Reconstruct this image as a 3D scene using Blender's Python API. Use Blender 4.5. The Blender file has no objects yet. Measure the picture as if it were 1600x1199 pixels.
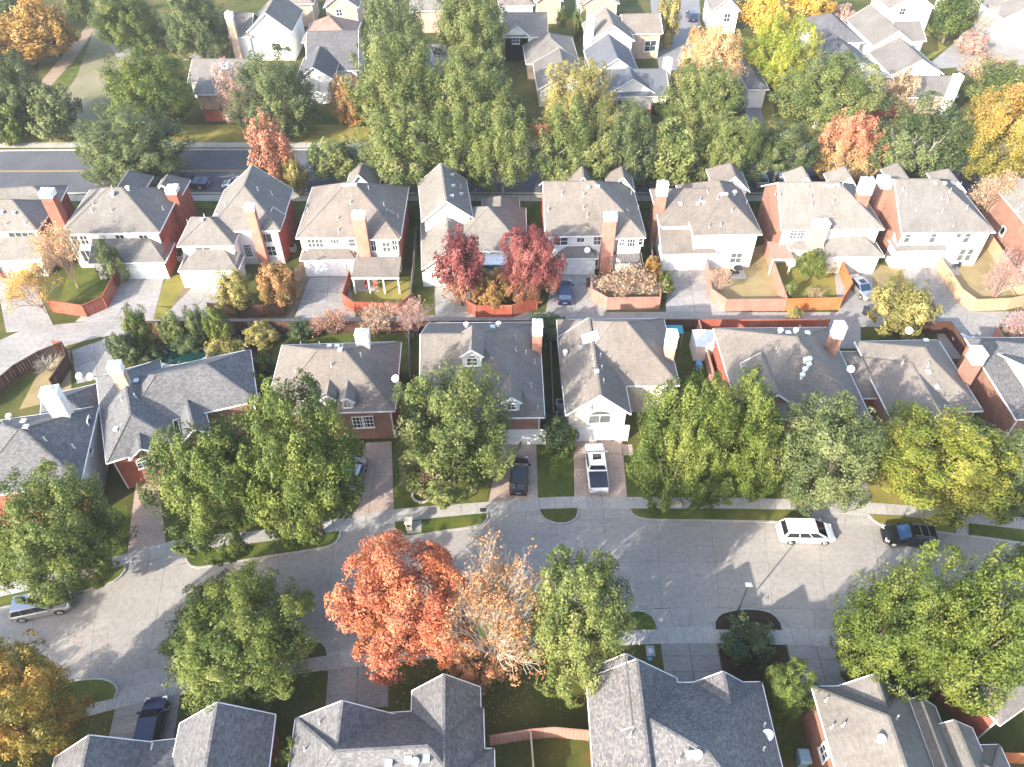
import bpy, bmesh, math, random
import numpy as np
from mathutils import Vector, Matrix
R = math.radians
S = bpy.context.scene
C = S.collection
random.seed(7)

# ------------------------------------------------------------------ camera, sky, sun, exposure
CH = 60.0
F = 1200.0
cd = bpy.data.cameras.new("camera"); cam = bpy.data.objects.new("camera", cd); C.objects.link(cam)
cam.location = (0, 0, CH); cam.rotation_euler = (R(45), 0, 0)
cd.sensor_width = 36; cd.lens = 27; cd.clip_end = 3000; cd.clip_start = 1
S.camera = cam
SUN_EL, SUN_AZ = R(25), math.atan2(-.69, -.725)      # azimuth measured from +Y towards +X
w = bpy.data.worlds.new("World"); S.world = w; w.use_nodes = True
nt = w.node_tree
sky = nt.nodes.new("ShaderNodeTexSky"); sky.sky_type = 'NISHITA'; sky.sun_disc = False
sky.sun_elevation = SUN_EL; sky.sun_rotation = SUN_AZ; sky.air_density = 1.0; sky.dust_density = 2.0; sky.ozone_density = 1.0
bg = nt.nodes["Background"]; bg.inputs[1].default_value = 0.14
nt.links.new(sky.outputs[0], bg.inputs[0])
sl = bpy.data.lights.new("sun", 'SUN'); sl.energy = 2.8; sl.angle = R(0.55); sl.color = (1.0, 0.93, 0.82)
so = bpy.data.objects.new("sun", sl); C.objects.link(so)
to_sun = Vector((math.sin(SUN_AZ)*math.cos(SUN_EL), math.cos(SUN_AZ)*math.cos(SUN_EL), math.sin(SUN_EL)))
so.rotation_euler = to_sun.to_track_quat('Z', 'Y').to_euler(); so.location = (-60, -60, 90)
vs = S.view_settings
vs.view_transform = 'Standard'; vs.look = 'None'; vs.gamma = 1; vs.use_curve_mapping = False
vs.exposure = 2.12

# ------------------------------------------------------------------ helpers
def W(px, py, z=0.0):
    """pixel of the 1600x1199 photograph -> point at height z"""
    v = (py-599.5)/F; q = CH-z; Y = q*(1-v)/(1+v)
    return Vector(((px-800)*(Y+q)/(F*math.sqrt(2)), Y, z))
def ray(px, py):
    a = (px-800)/F; b = -(py-599.5)/F; r = math.sqrt(.5)
    return Vector((a, r+b*r, -r+b*r))
def hit(px, py, p0, n):
    d = ray(px, py); o = Vector((0, 0, CH))
    return o + d*((p0-o).dot(n)/d.dot(n))
def tag(o, label=None, cat=None, group=None, kind=None):
    if label: o['label'] = label
    if cat: o['category'] = cat
    if group: o['group'] = group
    if kind: o['kind'] = kind
    return o
def empty(name, loc=(0, 0, 0), rz=0):
    o = bpy.data.objects.new(name, None); C.objects.link(o); o.location = loc; o.rotation_euler = (0, 0, rz)
    o.empty_display_size = .5
    return o
def link(name, me, parent=None, M=None):
    o = bpy.data.objects.new(name, me); C.objects.link(o)
    if parent is not None: o.parent = parent
    if M is not None: o.matrix_local = M
    return o

class MB:
    def __init__(s): s.v = []; s.f = []; s.m = []
    def add(s, vs, fs, mi=0):
        n = len(s.v); s.v += [tuple(p) for p in vs]
        s.f += [tuple(i+n for i in f) for f in fs]; s.m += [mi]*len(fs)
        return s
    def box(s, c, d, mi=0, rz=0):
        x, y, z = d[0]/2, d[1]/2, d[2]/2; cs, sn = math.cos(rz), math.sin(rz)
        P = [(c[0]+a*x*cs-b*y*sn, c[1]+a*x*sn+b*y*cs, c[2]+e*z) for e in (-1, 1) for a, b in ((-1, -1), (1, -1), (1, 1), (-1, 1))]
        return s.add(P, [(3, 2, 1, 0), (4, 5, 6, 7), (0, 1, 5, 4), (1, 2, 6, 5), (2, 3, 7, 6), (3, 0, 4, 7)], mi)
    def hexa(s, b, t, mi=0):
        n = len(b); P = list(b)+list(t)
        return s.add(P, [tuple(reversed(range(n))), tuple(range(n, 2*n))]+[(i, (i+1) % n, n+(i+1) % n, n+i) for i in range(n)], mi)
    def beam(s, p0, p1, w_, h_, mi=0):
        p0, p1 = Vector(p0), Vector(p1); d = (p1-p0).normalized()
        u = d.cross(Vector((0, 0, 1)))
        if u.length < 1e-3: u = Vector((1, 0, 0))
        u.normalize(); v = u.cross(d)
        A = [p0+u*a*w_/2+v*b*h_/2 for a, b in ((-1, -1), (1, -1), (1, 1), (-1, 1))]
        B = [p1+u*a*w_/2+v*b*h_/2 for a, b in ((-1, -1), (1, -1), (1, 1), (-1, 1))]
        return s.add(A+B, [(0, 1, 2, 3), (7, 6, 5, 4), (0, 4, 5, 1), (1, 5, 6, 2), (2, 6, 7, 3), (3, 7, 4, 0)], mi)
    def tube(s, p0, p1, r0, r1=None, n=8, mi=0, cap=True):
        r1 = r0 if r1 is None else r1
        p0, p1 = Vector(p0), Vector(p1); d = (p1-p0).normalized()
        u = d.orthogonal().normalized(); v = d.cross(u)
        A = [p0+(u*math.cos(6.2832*i/n)+v*math.sin(6.2832*i/n))*r0 for i in range(n)]
        B = [p1+(u*math.cos(6.2832*i/n)+v*math.sin(6.2832*i/n))*r1 for i in range(n)]
        fs = [(i, (i+1) % n, n+(i+1) % n, n+i) for i in range(n)]
        if cap: fs += [tuple(reversed(range(n))), tuple(range(n, 2*n))]
        return s.add(A+B, fs, mi)
    def lathe(s, c, prof, n=16, mi=0, axis='z'):
        P = []; k = len(prof)
        for i in range(n):
            a = 6.2832*i/n
            for r, z in prof: P.append((c[0]+r*math.cos(a), c[1]+r*math.sin(a), c[2]+z))
        fs = [(i*k+j, ((i+1) % n)*k+j, ((i+1) % n)*k+j+1, i*k+j+1) for i in range(n) for j in range(k-1)]
        return s.add(P, fs, mi)
    def mesh(s, name, mats, smooth=None, recalc=False):
        me = bpy.data.meshes.new(name); me.from_pydata(s.v, [], s.f)
        if not isinstance(mats, (list, tuple)): mats = [mats]
        for m in mats: me.materials.append(m)
        if len(mats) > 1: me.polygons.foreach_set('material_index', s.m)
        if recalc:
            bm = bmesh.new(); bm.from_mesh(me); bmesh.ops.recalc_face_normals(bm, faces=bm.faces); bm.to_mesh(me); bm.free()
        uv = me.uv_layers.new(name="UVMap").data
        for p in me.polygons:
            n = p.normal
            u = Vector((-n.y, n.x, 0))
            if u.length < .05: u = Vector((1, 0, 0))
            u.normalize(); v = n.cross(u)
            for li in p.loop_indices:
                co = me.vertices[me.loops[li].vertex_index].co
                uv[li].uv = (co.dot(u), co.dot(v))
        if smooth is not None:
            me.polygons.foreach_set('use_smooth', [True]*len(me.polygons)); me.set_sharp_from_angle(angle=R(smooth))
        me.update()
        return me
    def build(s, name, mats, parent=None, smooth=None, recalc=False, M=None):
        return link(name, s.mesh(name, mats, smooth, recalc), parent, M)

# ------------------------------------------------------------------ materials
def newmat(name):
    m = bpy.data.materials.new(name); m.use_nodes = True
    t = m.node_tree; b = t.nodes["Principled BSDF"]
    return m, t, b
def N(t, typ, **kw):
    n = t.nodes.new(typ)
    for k, v in kw.items():
        if k in n.inputs: n.inputs[k].default_value = v
        else: setattr(n, k, v)
    return n
def c4(c): return (c[0], c[1], c[2], 1)
def ramp(t, src, stops):
    r = t.nodes.new("ShaderNodeValToRGB"); e = r.color_ramp.elements
    while len(e) < len(stops): e.new(.5)
    for i, (p, c) in enumerate(stops): e[i].position = p; e[i].color = c4(c)
    t.links.new(src, r.inputs[0]); return r.outputs[0]
def mix(t, a, b, fac, mode='MIX'):
    m = t.nodes.new("ShaderNodeMix"); m.data_type = 'RGBA'; m.blend_type = mode
    for s_, v in ((0, fac), (6, a), (7, b)):
        if isinstance(v, (int, float)): m.inputs[s_].default_value = v
        elif isinstance(v, tuple): m.inputs[s_].default_value = c4(v)
        else: t.links.new(v, m.inputs[s_])
    return m.outputs[2]
def noise(t, vec, scale, detail=3, rough=.55):
    n = t.nodes.new("ShaderNodeTexNoise"); n.inputs['Scale'].default_value = scale; n.inputs['Detail'].default_value = detail; n.inputs['Roughness'].default_value = rough
    if vec is not None: t.links.new(vec, n.inputs['Vector'])
    return n.outputs['Fac']
def coords(t, kind='pos'):
    if kind == 'pos': return t.nodes.new("ShaderNodeNewGeometry").outputs['Position']
    return t.nodes.new("ShaderNodeTexCoord").outputs['UV' if kind == 'uv' else 'Object']
def bump(t, b, src, strength, dist=.02):
    n = t.nodes.new("ShaderNodeBump"); n.inputs['Strength'].default_value = strength; n.inputs['Distance'].default_value = dist
    t.links.new(src, n.inputs['Height']); t.links.new(n.outputs[0], b.inputs['Normal'])
def objrand(t): return t.nodes.new("ShaderNodeObjectInfo").outputs['Random']
def plain(name, c, rough=.6, metal=0, spec=.5, coat=0, var=.12):
    m, t, b = newmat(name); b.inputs['Roughness'].default_value = rough; b.inputs['Metallic'].default_value = metal
    b.inputs['Specular IOR Level'].default_value = spec; b.inputs['Coat Weight'].default_value = coat
    f = noise(t, coords(t), 1.7, 4)
    t.links.new(ramp(t, f, [(.3, tuple(x*(1-var) for x in c)), (.7, tuple(min(1, x*(1+var)) for x in c))]), b.inputs['Base Color'])
    return m
def mottled(name, stops, s1, s2, rough=.9, bmp=.2, bd=.02, speck=.0, rnd=.0):
    """stops: ramp on a large noise; s2 a fine noise modulating it; rnd: change of tone from slab to slab"""
    m, t, b = newmat(name); b.inputs['Roughness'].default_value = rough; b.inputs['Specular IOR Level'].default_value = .2
    p = coords(t); f1 = noise(t, p, s1, 5, .6); f2 = noise(t, p, s2, 4, .65)
    col = ramp(t, f1, stops)
    fine = ramp(t, f2, [(.25, (.72,)*3), (.5, (1, 1, 1)), (.8, (1.22,)*3)])
    col = mix(t, col, fine, .8, 'MULTIPLY')
    lg = t.nodes.new('ShaderNodeMapping'); lg.inputs['Scale'].default_value = (.05, .55, 1); t.links.new(p, lg.inputs[0])
    col = mix(t, col, ramp(t, noise(t, lg.outputs[0], 1.0, 5, .65), [(.32, (.92, .915, .91)), (.6, (1.03,)*3)]), .8 if rnd else 0.0, 'MULTIPLY')
    if rnd:
        k = N(t, "ShaderNodeMapRange"); t.links.new(objrand(t), k.inputs[0]); k.inputs[3].default_value = 1-rnd; k.inputs[4].default_value = 1+rnd
        cc = t.nodes.new("ShaderNodeCombineColor"); [t.links.new(k.outputs[0], cc.inputs[i]) for i in range(3)]
        col = mix(t, col, cc.outputs[0], 1.0, 'MULTIPLY')
    t.links.new(col, b.inputs['Base Color'])
    if bmp: bump(t, b, f2, bmp, bd)
    return m
def shingle(name, a, b_, c, cell=(.32, .15)):
    m, t, b = newmat(name); b.inputs['Roughness'].default_value = .9; b.inputs['Specular IOR Level'].default_value = .25
    uv = coords(t, 'uv')
    br = t.nodes.new("ShaderNodeTexBrick"); t.links.new(uv, br.inputs['Vector'])
    br.inputs['Scale'].default_value = 1; br.inputs['Brick Width'].default_value = cell[0]; br.inputs['Row Height'].default_value = cell[1]
    br.inputs['Mortar Size'].default_value = .012; br.inputs['Bias'].default_value = 0
    br.inputs['Color1'].default_value = (0, 0, 0, 1); br.inputs['Color2'].default_value = (1, 1, 1, 1); br.inputs['Mortar'].default_value = (.2, .2, .2, 1)
    tone = ramp(t, br.outputs['Color'], [(0, a), (.5, b_), (1, c)])
    st = ramp(t, noise(t, coords(t), .35, 4), [(.3, (.86, .85, .84)), (.7, (1.1, 1.1, 1.1))])
    col = mix(t, tone, st, 1.0, 'MULTIPLY')
    mp = t.nodes.new("ShaderNodeMapping"); mp.inputs['Scale'].default_value = (2.2, .35, 1); t.links.new(uv, mp.inputs[0])
    streak = ramp(t, noise(t, mp.outputs[0], 1.0, 4, .7), [(.35, (.88, .87, .86)), (.6, (1.05,)*3)])
    col = mix(t, col, streak, .8, 'MULTIPLY')
    gr = ramp(t, noise(t, coords(t), 7, 2, .7), [(.25, (.86,)*3), (.75, (1.13,)*3)])
    col = mix(t, col, gr, .8, 'MULTIPLY')
    k = N(t, "ShaderNodeMapRange"); t.links.new(objrand(t), k.inputs[0]); k.inputs[3].default_value = .9; k.inputs[4].default_value = 1.1
    k2 = N(t, "ShaderNodeMapRange"); t.links.new(objrand(t), k2.inputs[0]); k2.inputs[3].default_value = .93; k2.inputs[4].default_value = 1.1
    cc = t.nodes.new("ShaderNodeCombineColor"); t.links.new(k.outputs[0], cc.inputs[0]); t.links.new(k.outputs[0], cc.inputs[1]); t.links.new(k2.outputs[0], cc.inputs[2])
    col = mix(t, col, cc.outputs[0], 1.0, 'MULTIPLY')
    t.links.new(col, b.inputs['Base Color'])
    bump(t, b, br.outputs['Color'], .45, .025)
    return m
def brick(name, a, b_, mortar):
    m, t, b = newmat(name); b.inputs['Roughness'].default_value = .85; b.inputs['Specular IOR Level'].default_value = .2
    br = t.nodes.new("ShaderNodeTexBrick"); t.links.new(coords(t, 'uv'), br.inputs['Vector'])
    br.inputs['Scale'].default_value = 1; br.inputs['Brick Width'].default_value = .24; br.inputs['Row Height'].default_value = .085; br.inputs['Mortar Size'].default_value = .008
    br.inputs['Color1'].default_value = c4(a); br.inputs['Color2'].default_value = c4(b_); br.inputs['Mortar'].default_value = c4(mortar)
    st = ramp(t, noise(t, coords(t), .9, 4), [(.3, (.8, .78, .77)), (.7, (1.15, 1.12, 1.1))])
    t.links.new(mix(t, br.outputs['Color'], st, 1.0, 'MULTIPLY'), b.inputs['Base Color'])
    bump(t, b, br.outputs['Fac'], -.3, .01)
    return m
def siding(name, a):
    m, t, b = newmat(name); b.inputs['Roughness'].default_value = .6; b.inputs['Specular IOR Level'].default_value = .3
    uv = coords(t, 'uv'); wv = t.nodes.new("ShaderNodeTexWave"); wv.wave_type = 'BANDS'; wv.bands_direction = 'Y'; wv.wave_profile = 'SAW'
    wv.inputs['Scale'].default_value = .31*5; t.links.new(uv, wv.inputs['Vector'])
    st = ramp(t, noise(t, coords(t), .7, 5), [(.3, tuple(x*.88 for x in a)), (.65, a)])
    line = ramp(t, wv.outputs['Color'], [(.0, (.8,)*3), (.12, (1, 1, 1))])
    t.links.new(mix(t, st, line, .5, 'MULTIPLY'), b.inputs['Base Color'])
    bump(t, b, wv.outputs['Color'], .3, .02)
    return m
def wood(name, a, b_, fade):
    m, t, b = newmat(name); b.inputs['Roughness'].default_value = .8; b.inputs['Specular IOR Level'].default_value = .2
    p = coords(t); mp = t.nodes.new("ShaderNodeMapping"); mp.inputs['Scale'].default_value = (7, 7, .5); t.links.new(p, mp.inputs[0])
    col = ramp(t, noise(t, mp.outputs[0], 1.2, 4, .6), [(.25, a), (.75, b_)])
    wr = ramp(t, noise(t, p, .5, 4), [(.45, (0, 0, 0)), (.75, (.55,)*3)])
    t.links.new(mix(t, col, fade, wr), b.inputs['Base Color'])
    return m
def foliage(name, cols, low=None, lowpos=(.15, .5), trans=.2):
    """cols: ramp over the leaf's own random value and its tuft's; low: another ramp for the lower crown"""
    m, t, b = newmat(name)
    at = t.nodes.new("ShaderNodeAttribute"); at.attribute_name = "tint"
    sep = t.nodes.new("ShaderNodeSeparateColor"); t.links.new(at.outputs['Color'], sep.inputs[0])
    a = t.nodes.new("ShaderNodeMath"); a.operation = 'MULTIPLY'; a.inputs[1].default_value = .28; t.links.new(sep.outputs[0], a.inputs[0])
    a2 = t.nodes.new("ShaderNodeMath"); a2.operation = 'MULTIPLY_ADD'; a2.inputs[1].default_value = .62; t.links.new(sep.outputs[1], a2.inputs[0]); t.links.new(a.outputs[0], a2.inputs[2])
    a3 = t.nodes.new("ShaderNodeMath"); a3.operation = 'MULTIPLY_ADD'; a3.inputs[1].default_value = .12; t.links.new(objrand(t), a3.inputs[0]); t.links.new(a2.outputs[0], a3.inputs[2])
    n = len(cols)
    col = ramp(t, a3.outputs[0], [(.12+.76*i/(n-1), c) for i, c in enumerate(cols)])
    if low:
        n = len(low); col2 = ramp(t, a3.outputs[0], [(.12+.76*i/(n-1), c) for i, c in enumerate(low)])
        k = N(t, "ShaderNodeMapRange"); t.links.new(sep.outputs[2], k.inputs[0]); k.inputs[1].default_value = lowpos[0]; k.inputs[2].default_value = lowpos[1]
        col = mix(t, col2, col, k.outputs[0])
    b.inputs['Roughness'].default_value = .55; b.inputs['Specular IOR Level'].default_value = .3
    t.links.new(col, b.inputs['Base Color'])
    tr = t.nodes.new("ShaderNodeBsdfTranslucent"); t.links.new(col, tr.inputs['Color'])
    mx = t.nodes.new("ShaderNodeMixShader"); mx.inputs[0].default_value = trans
    t.links.new(b.outputs[0], mx.inputs[1]); t.links.new(tr.outputs[0], mx.inputs[2])
    t.links.new(mx.outputs[0], t.nodes["Material Output"].inputs[0])
    return m
M = {}
M['roof_warm'] = shingle('shingle_warm', (0.159, 0.138, 0.119), (0.185, 0.162, 0.140), (0.207, 0.182, 0.158))
M['roof_grey'] = shingle('shingle_grey', (0.153, 0.141, 0.124), (0.180, 0.167, 0.148), (0.205, 0.189, 0.171))
M['roof_pale'] = shingle('shingle_pale', (0.173, 0.158, 0.140), (0.195, 0.180, 0.160), (0.216, 0.199, 0.178))
M['roof_mixed'] = shingle('shingle_mixed', (.1, .102, .108), (.16, .156, .152), (.235, .222, .208), (.19, .15))
M['roof_slate'] = shingle('shingle_slate', (0.092, 0.092, 0.095), (0.132, 0.131, 0.132), (0.176, 0.174, 0.173), (.24, .15))
M['roof_pink'] = shingle('shingle_pink', (0.243, 0.163, 0.128), (0.269, 0.186, 0.147), (0.288, 0.205, 0.166))
M['roof_blue'] = shingle('shingle_blue', (0.112, 0.122, 0.138), (0.128, 0.138, 0.154), (0.144, 0.154, 0.168))
M['w'] = siding('white_siding', (.8, .79, .76))
M['c'] = siding('cream_siding', (.62, .57, .5))
M['p'] = plain('pale_stucco', (.72, .68, .61), .85)
M['r'] = brick('red_brick', (0.281, 0.066, 0.043), (0.343, 0.094, 0.058), (0.312, 0.195, 0.156))
M['b'] = brick('brown_brick', (0.234, 0.101, 0.070), (0.328, 0.164, 0.117), (0.328, 0.265, 0.218))
M['o'] = brick('orange_brick', (.38, .15, .108), (.47, .2, .145), (.45, .31, .25))
M['t'] = brick('tan_brick', (0.390, 0.281, 0.203), (0.484, 0.359, 0.265), (0.468, 0.406, 0.351))
M['l'] = brick('cream_brick', (.62, .55, .46), (.74, .66, .56), (.66, .6, .52))
M['trim'] = plain('white_trim', (.8, .79, .76), .5)
M['gdoor'] = plain('garage_door_white', (.78, .77, .74), .5)
M['gdoor_tan'] = plain('garage_door_tan', (.55, .47, .4), .55)
M['metal'] = plain('galvanised_metal', (.62, .62, .6), .4, .6)
M['white'] = plain('white_paint', (.8, .8, .78), .4)
M['pane'] = plain('window_glass', (.035, .045, .055), .08, 0, .8)
M['pane_grey'] = plain('blind_glass', (.1, .11, .115), .12, 0, .8)  # even grey pane, paler than the plain window glass
M['pane_white'] = plain('shade_glass', (.8, .8, .78), .25, 0, .6)
M['skylight'] = plain('skylight_dome', (.85, .86, .86), .2)
M['street'] = mottled('street_concrete', [(.2, (0.264, 0.240, 0.213)), (.45, (0.302, 0.276, 0.247)), (.75, (0.336, 0.308, 0.276))], .22, 2.6, .9, .12, .02, 0, .04)
M['walk'] = mottled('walk_concrete', [(.25, (0.336, 0.315, 0.284)), (.75, (0.427, 0.405, 0.368))], .5, 4, .9, .1, .02, 0, .07)
M['apron'] = mottled('apron_concrete', [(.25, (0.291, 0.271, 0.243)), (.75, (0.366, 0.340, 0.306))], .4, 3, .9, .1, .02, 0, .05)
M['drive_pink'] = mottled('drive_pink', [(.25, (0.341, 0.254, 0.201)), (.7, (0.420, 0.320, 0.259))], .5, 4, .9, .1, .02, 0, .05)
M['drive_grey'] = mottled('drive_grey', [(.25, (0.246, 0.222, 0.199)), (.7, (0.321, 0.294, 0.267))], .4, 3.5, .9, .1, .02, 0, .05)
M['alley'] = mottled('alley_concrete', [(.25, (0.229, 0.218, 0.205)), (.5, (0.282, 0.268, 0.252)), (.75, (0.336, 0.319, 0.302))], .25, 2, .9, .1, .02, 0, .06)
M['kerb'] = mottled('kerb_concrete', [(.25, (0.302, 0.288, 0.266)), (.75, (0.396, 0.382, 0.353))], .8, 5, .9, .1)
M['asphalt'] = mottled('asphalt', [(.25, (.075, .078, .09)), (.5, (.1, .103, .115)), (.75, (.125, .127, .138))], .12, 3, .9, .1)
M['asphalt_old'] = mottled('asphalt_worn', [(.25, (.17, .168, .17)), (.75, (.25, .245, .245))], .12, 3, .9, .1)
M['yellow'] = plain('road_paint', (0.420, 0.259, 0.070), .7)
M['joint'] = plain('joint_dirt', (.12, .105, .085), .95)
M['grass'] = mottled('turf', [(.3, (0.035, 0.048, 0.009)), (.45, (0.061, 0.071, 0.014)), (.58, (0.099, 0.091, 0.025)), (.75, (0.139, 0.115, 0.047))], .16, 5, .95, .5, .06)
M['grass_green'] = mottled('turf_green', [(.3, (0.035, 0.060, 0.009)), (.5, (0.073, 0.096, 0.016)), (.7, (0.146, 0.138, 0.030))], .3, 6, .95, .5, .06)
M['grass_yel'] = mottled('turf_yellow', [(.25, (0.105, 0.114, 0.023)), (.5, (0.201, 0.174, 0.040)), (.75, (0.271, 0.220, 0.070))], .25, 6, .95, .5, .06)
M['grass_dry'] = mottled('turf_dry', [(.25, (0.187, 0.148, 0.067)), (.5, (0.282, 0.215, 0.109)), (.75, (0.344, 0.274, 0.156))], .3, 6, .95, .5, .06)
M['field'] = mottled('turf_field', [(.3, (0.116, 0.126, 0.053)), (.5, (0.194, 0.181, 0.106)), (.7, (0.253, 0.218, 0.154))], .09, 4, .95, .4, .06)
M['dirt'] = mottled('dirt', [(.25, (0.109, 0.075, 0.051)), (.5, (0.177, 0.129, 0.088)), (.75, (0.245, 0.190, 0.136))], .5, 5, .95, .5, .05)
M['mulch'] = mottled('mulch', [(.25, (0.023, 0.016, 0.010)), (.75, (0.060, 0.041, 0.023))], .8, 7, .95, .6, .05)
M['trail'] = mottled('trail', [(.25, (0.245, 0.177, 0.122)), (.75, (0.313, 0.238, 0.177))], .3, 5, .95, .3)
M['f_red'] = wood('fence_red', (0.247, 0.056, 0.034), (0.345, 0.098, 0.060), (0.375, 0.195, 0.143))
M['f_orange'] = wood('fence_orange', (0.413, 0.112, 0.034), (0.525, 0.180, 0.060), (0.450, 0.240, 0.135))
M['f_tan'] = wood('fence_tan', (0.390, 0.247, 0.135), (0.495, 0.345, 0.210), (0.465, 0.390, 0.300))
M['f_brown_shaded'] = wood('fence_brown_shaded', (0.062, 0.026, 0.016), (0.098, 0.047, 0.030), (0.108, 0.079, 0.062))  # brown boards darkened: shade from the houses is put into the colour
M['f_grey'] = wood('fence_grey', (0.120, 0.102, 0.087), (0.180, 0.159, 0.141), (0.216, 0.204, 0.186))
M['f_pink'] = wood('fence_pink', (0.315, 0.150, 0.112), (0.398, 0.217, 0.165), (0.413, 0.300, 0.247))
M['bark'] = mottled('bark', [(.25, (.1, .075, .055)), (.75, (.2, .165, .13))], 1.5, 9, .95, .6, .03)
M['bark_pale'] = mottled('bark_pale', [(.25, (.32, .28, .23)), (.75, (.5, .46, .4))], 1.5, 9, .95, .5, .03)
M['twig'] = mottled('twig', [(.25, (.3, .2, .14)), (.75, (.46, .33, .25))], 1.5, 9, .95, .3, .02)
M['twig_pink'] = mottled('twig_pink', [(.25, (.36, .22, .19)), (.75, (.52, .36, .31))], 1.5, 9, .95, .3, .02)
# leaves
M['oak'] = foliage('leaves_oak', [(0.027, 0.050, 0.008), (0.067, 0.100, 0.016), (0.114, 0.147, 0.023), (0.179, 0.202, 0.044)])
M['live'] = foliage('leaves_live_oak', [(0.034, 0.054, 0.018), (0.077, 0.104, 0.034), (0.126, 0.153, 0.051), (0.188, 0.207, 0.084)])
M['lime'] = foliage('leaves_lime', [(0.033, 0.056, 0.007), (0.075, 0.108, 0.015), (0.124, 0.154, 0.025), (0.179, 0.201, 0.045)])
M['elm'] = foliage('leaves_elm', [(0.053, 0.079, 0.018), (0.110, 0.141, 0.033), (0.172, 0.195, 0.054), (0.244, 0.249, 0.089)])
M['olive'] = foliage('leaves_olive', [(0.120, 0.120, 0.031), (0.225, 0.204, 0.056), (0.337, 0.281, 0.084), (0.435, 0.351, 0.126)])
M['yellowgreen'] = foliage('leaves_yellowgreen', [(0.068, 0.088, 0.013), (0.149, 0.176, 0.023), (0.225, 0.242, 0.034), (0.333, 0.282, 0.054)])
M['citron'] = foliage('leaves_citron', [(.12, .16, .016), (.21, .25, .028), (.31, .32, .04), (.42, .38, .06)])
M['gold'] = foliage('leaves_gold', [(0.208, 0.120, 0.026), (0.336, 0.192, 0.039), (0.448, 0.256, 0.058), (0.512, 0.336, 0.130)])
M['goldgreen'] = foliage('leaves_goldgreen', [(0.288, 0.129, 0.036), (0.368, 0.198, 0.042), (0.416, 0.251, 0.060), (0.448, 0.296, 0.108)], [(0.120, 0.118, 0.019), (0.216, 0.190, 0.031), (0.304, 0.251, 0.042), (0.368, 0.289, 0.072)], (.5, .95))
M['amber'] = foliage('leaves_amber', [(.07, .08, .014), (.19, .155, .022), (.36, .22, .032), (.5, .28, .06)])
M['sun'] = foliage('leaves_sun_yellow', [(0.425, 0.230, 0.026), (0.561, 0.328, 0.039), (0.629, 0.410, 0.065), (0.629, 0.451, 0.156)])
M['peach'] = foliage('leaves_peach', [(.46, .26, .1), (.6, .36, .15), (.68, .45, .22), (.7, .52, .3)])
M['scarlet'] = foliage('leaves_scarlet', [(0.188, 0.096, 0.023), (0.393, 0.104, 0.046), (0.462, 0.144, 0.078), (0.496, 0.210, 0.092)], [(0.257, 0.131, 0.028), (0.393, 0.114, 0.055), (0.462, 0.148, 0.092), (0.496, 0.192, 0.120)], (.2, .6))
M['crimson'] = foliage('leaves_crimson', [(0.103, 0.025, 0.030), (0.215, 0.052, 0.052), (0.310, 0.095, 0.082), (0.378, 0.171, 0.120)], [(0.155, 0.123, 0.034), (0.275, 0.162, 0.060), (0.361, 0.190, 0.086), (0.396, 0.209, 0.103)], (.12, .42))
M['rust'] = foliage('leaves_rust', [(.2, .075, .04), (.34, .13, .075), (.42, .19, .11), (.48, .28, .15)], [(.2, .14, .03), (.32, .2, .06), (.42, .26, .1), (.46, .3, .14)], (.1, .4))
M['coral'] = foliage('leaves_coral', [(.42, .13, .07), (.52, .19, .11), (.56, .24, .13), (.56, .3, .15)], [(.28, .2, .06), (.38, .26, .09), (.46, .31, .13), (.5, .36, .17)], (.35, .8))
M['tan'] = foliage('leaves_tan', [(.3, .19, .1), (.42, .28, .16), (.52, .36, .22), (.56, .42, .28)])
M['dusk'] = foliage('leaves_dusk', [(.32, .17, .13), (.44, .26, .2), (.52, .34, .27), (.56, .4, .33)])
M['bronze'] = foliage('leaves_bronze', [(.12, .1, .03), (.24, .16, .045), (.38, .2, .07), (.44, .24, .1)])
M['dark'] = foliage('leaves_dark', [(0.025, 0.045, 0.017), (0.053, 0.084, 0.028), (0.084, 0.120, 0.042), (0.126, 0.162, 0.063)])
M['spruce'] = foliage('leaves_spruce', [(0.056, 0.084, 0.028), (0.112, 0.148, 0.050), (0.183, 0.211, 0.070), (0.281, 0.281, 0.112)])
M['remnant'] = foliage('leaves_remnant', [(0.285, 0.170, 0.055), (0.437, 0.212, 0.066), (0.513, 0.212, 0.110), (0.532, 0.289, 0.154)])
# vehicle materials
def paint(name, c, metal=.3): return plain(name, c, .28, metal, .5, .6, .03)
M['v_white'] = paint('paint_white', (.8, .8, .79), 0)
M['v_black'] = paint('paint_black', (.012, .012, .014), .1)
M['v_silver'] = paint('paint_silver', (.5, .5, .5), .7)
M['v_blue'] = paint('paint_blue', (.008, .018, .06), .3)
M['v_sky'] = paint('paint_pale_blue', (.42, .47, .53), .6)
M['v_navy'] = paint('paint_navy', (.02, .028, .07), .3)
M['v_grey'] = paint('paint_grey', (.18, .19, .2), .6)
M['glass'] = plain('car_glass', (.012, .016, .022), .05, 0, 1.0, 0, .02)
M['glass_blue'] = plain('car_glass_sky_reflection', (.012, .03, .06), .06, 0, 1.0, 0, .02)  # fainter blue, reflected sky put into the glass colour
M['glass_sky'] = plain('windscreen_sky_reflection', (.02, .07, .17), .06, 0, 1.0, 0, .02)  # blue of the reflected sky painted into the windscreen colour
M['tyre'] = plain('tyre', (.02, .02, .02), .8)
M['rim'] = plain('rim', (.5, .5, .5), .35, .8)
M['lamp_clear'] = plain('lamp_clear', (.7, .7, .68), .15)
M['lamp_red'] = plain('lamp_red', (.4, .02, .02), .2)
M['plastic'] = plain('black_plastic', (.03, .03, .03), .5)
M['cover'] = plain('bed_cover', (.02, .028, .05), .45)
M['water'] = plain('pool_water', (.008, .04, .036), .05, 0, .8)
M['teal'] = plain('teal_tarp', (.03, .26, .3), .5)
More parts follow.
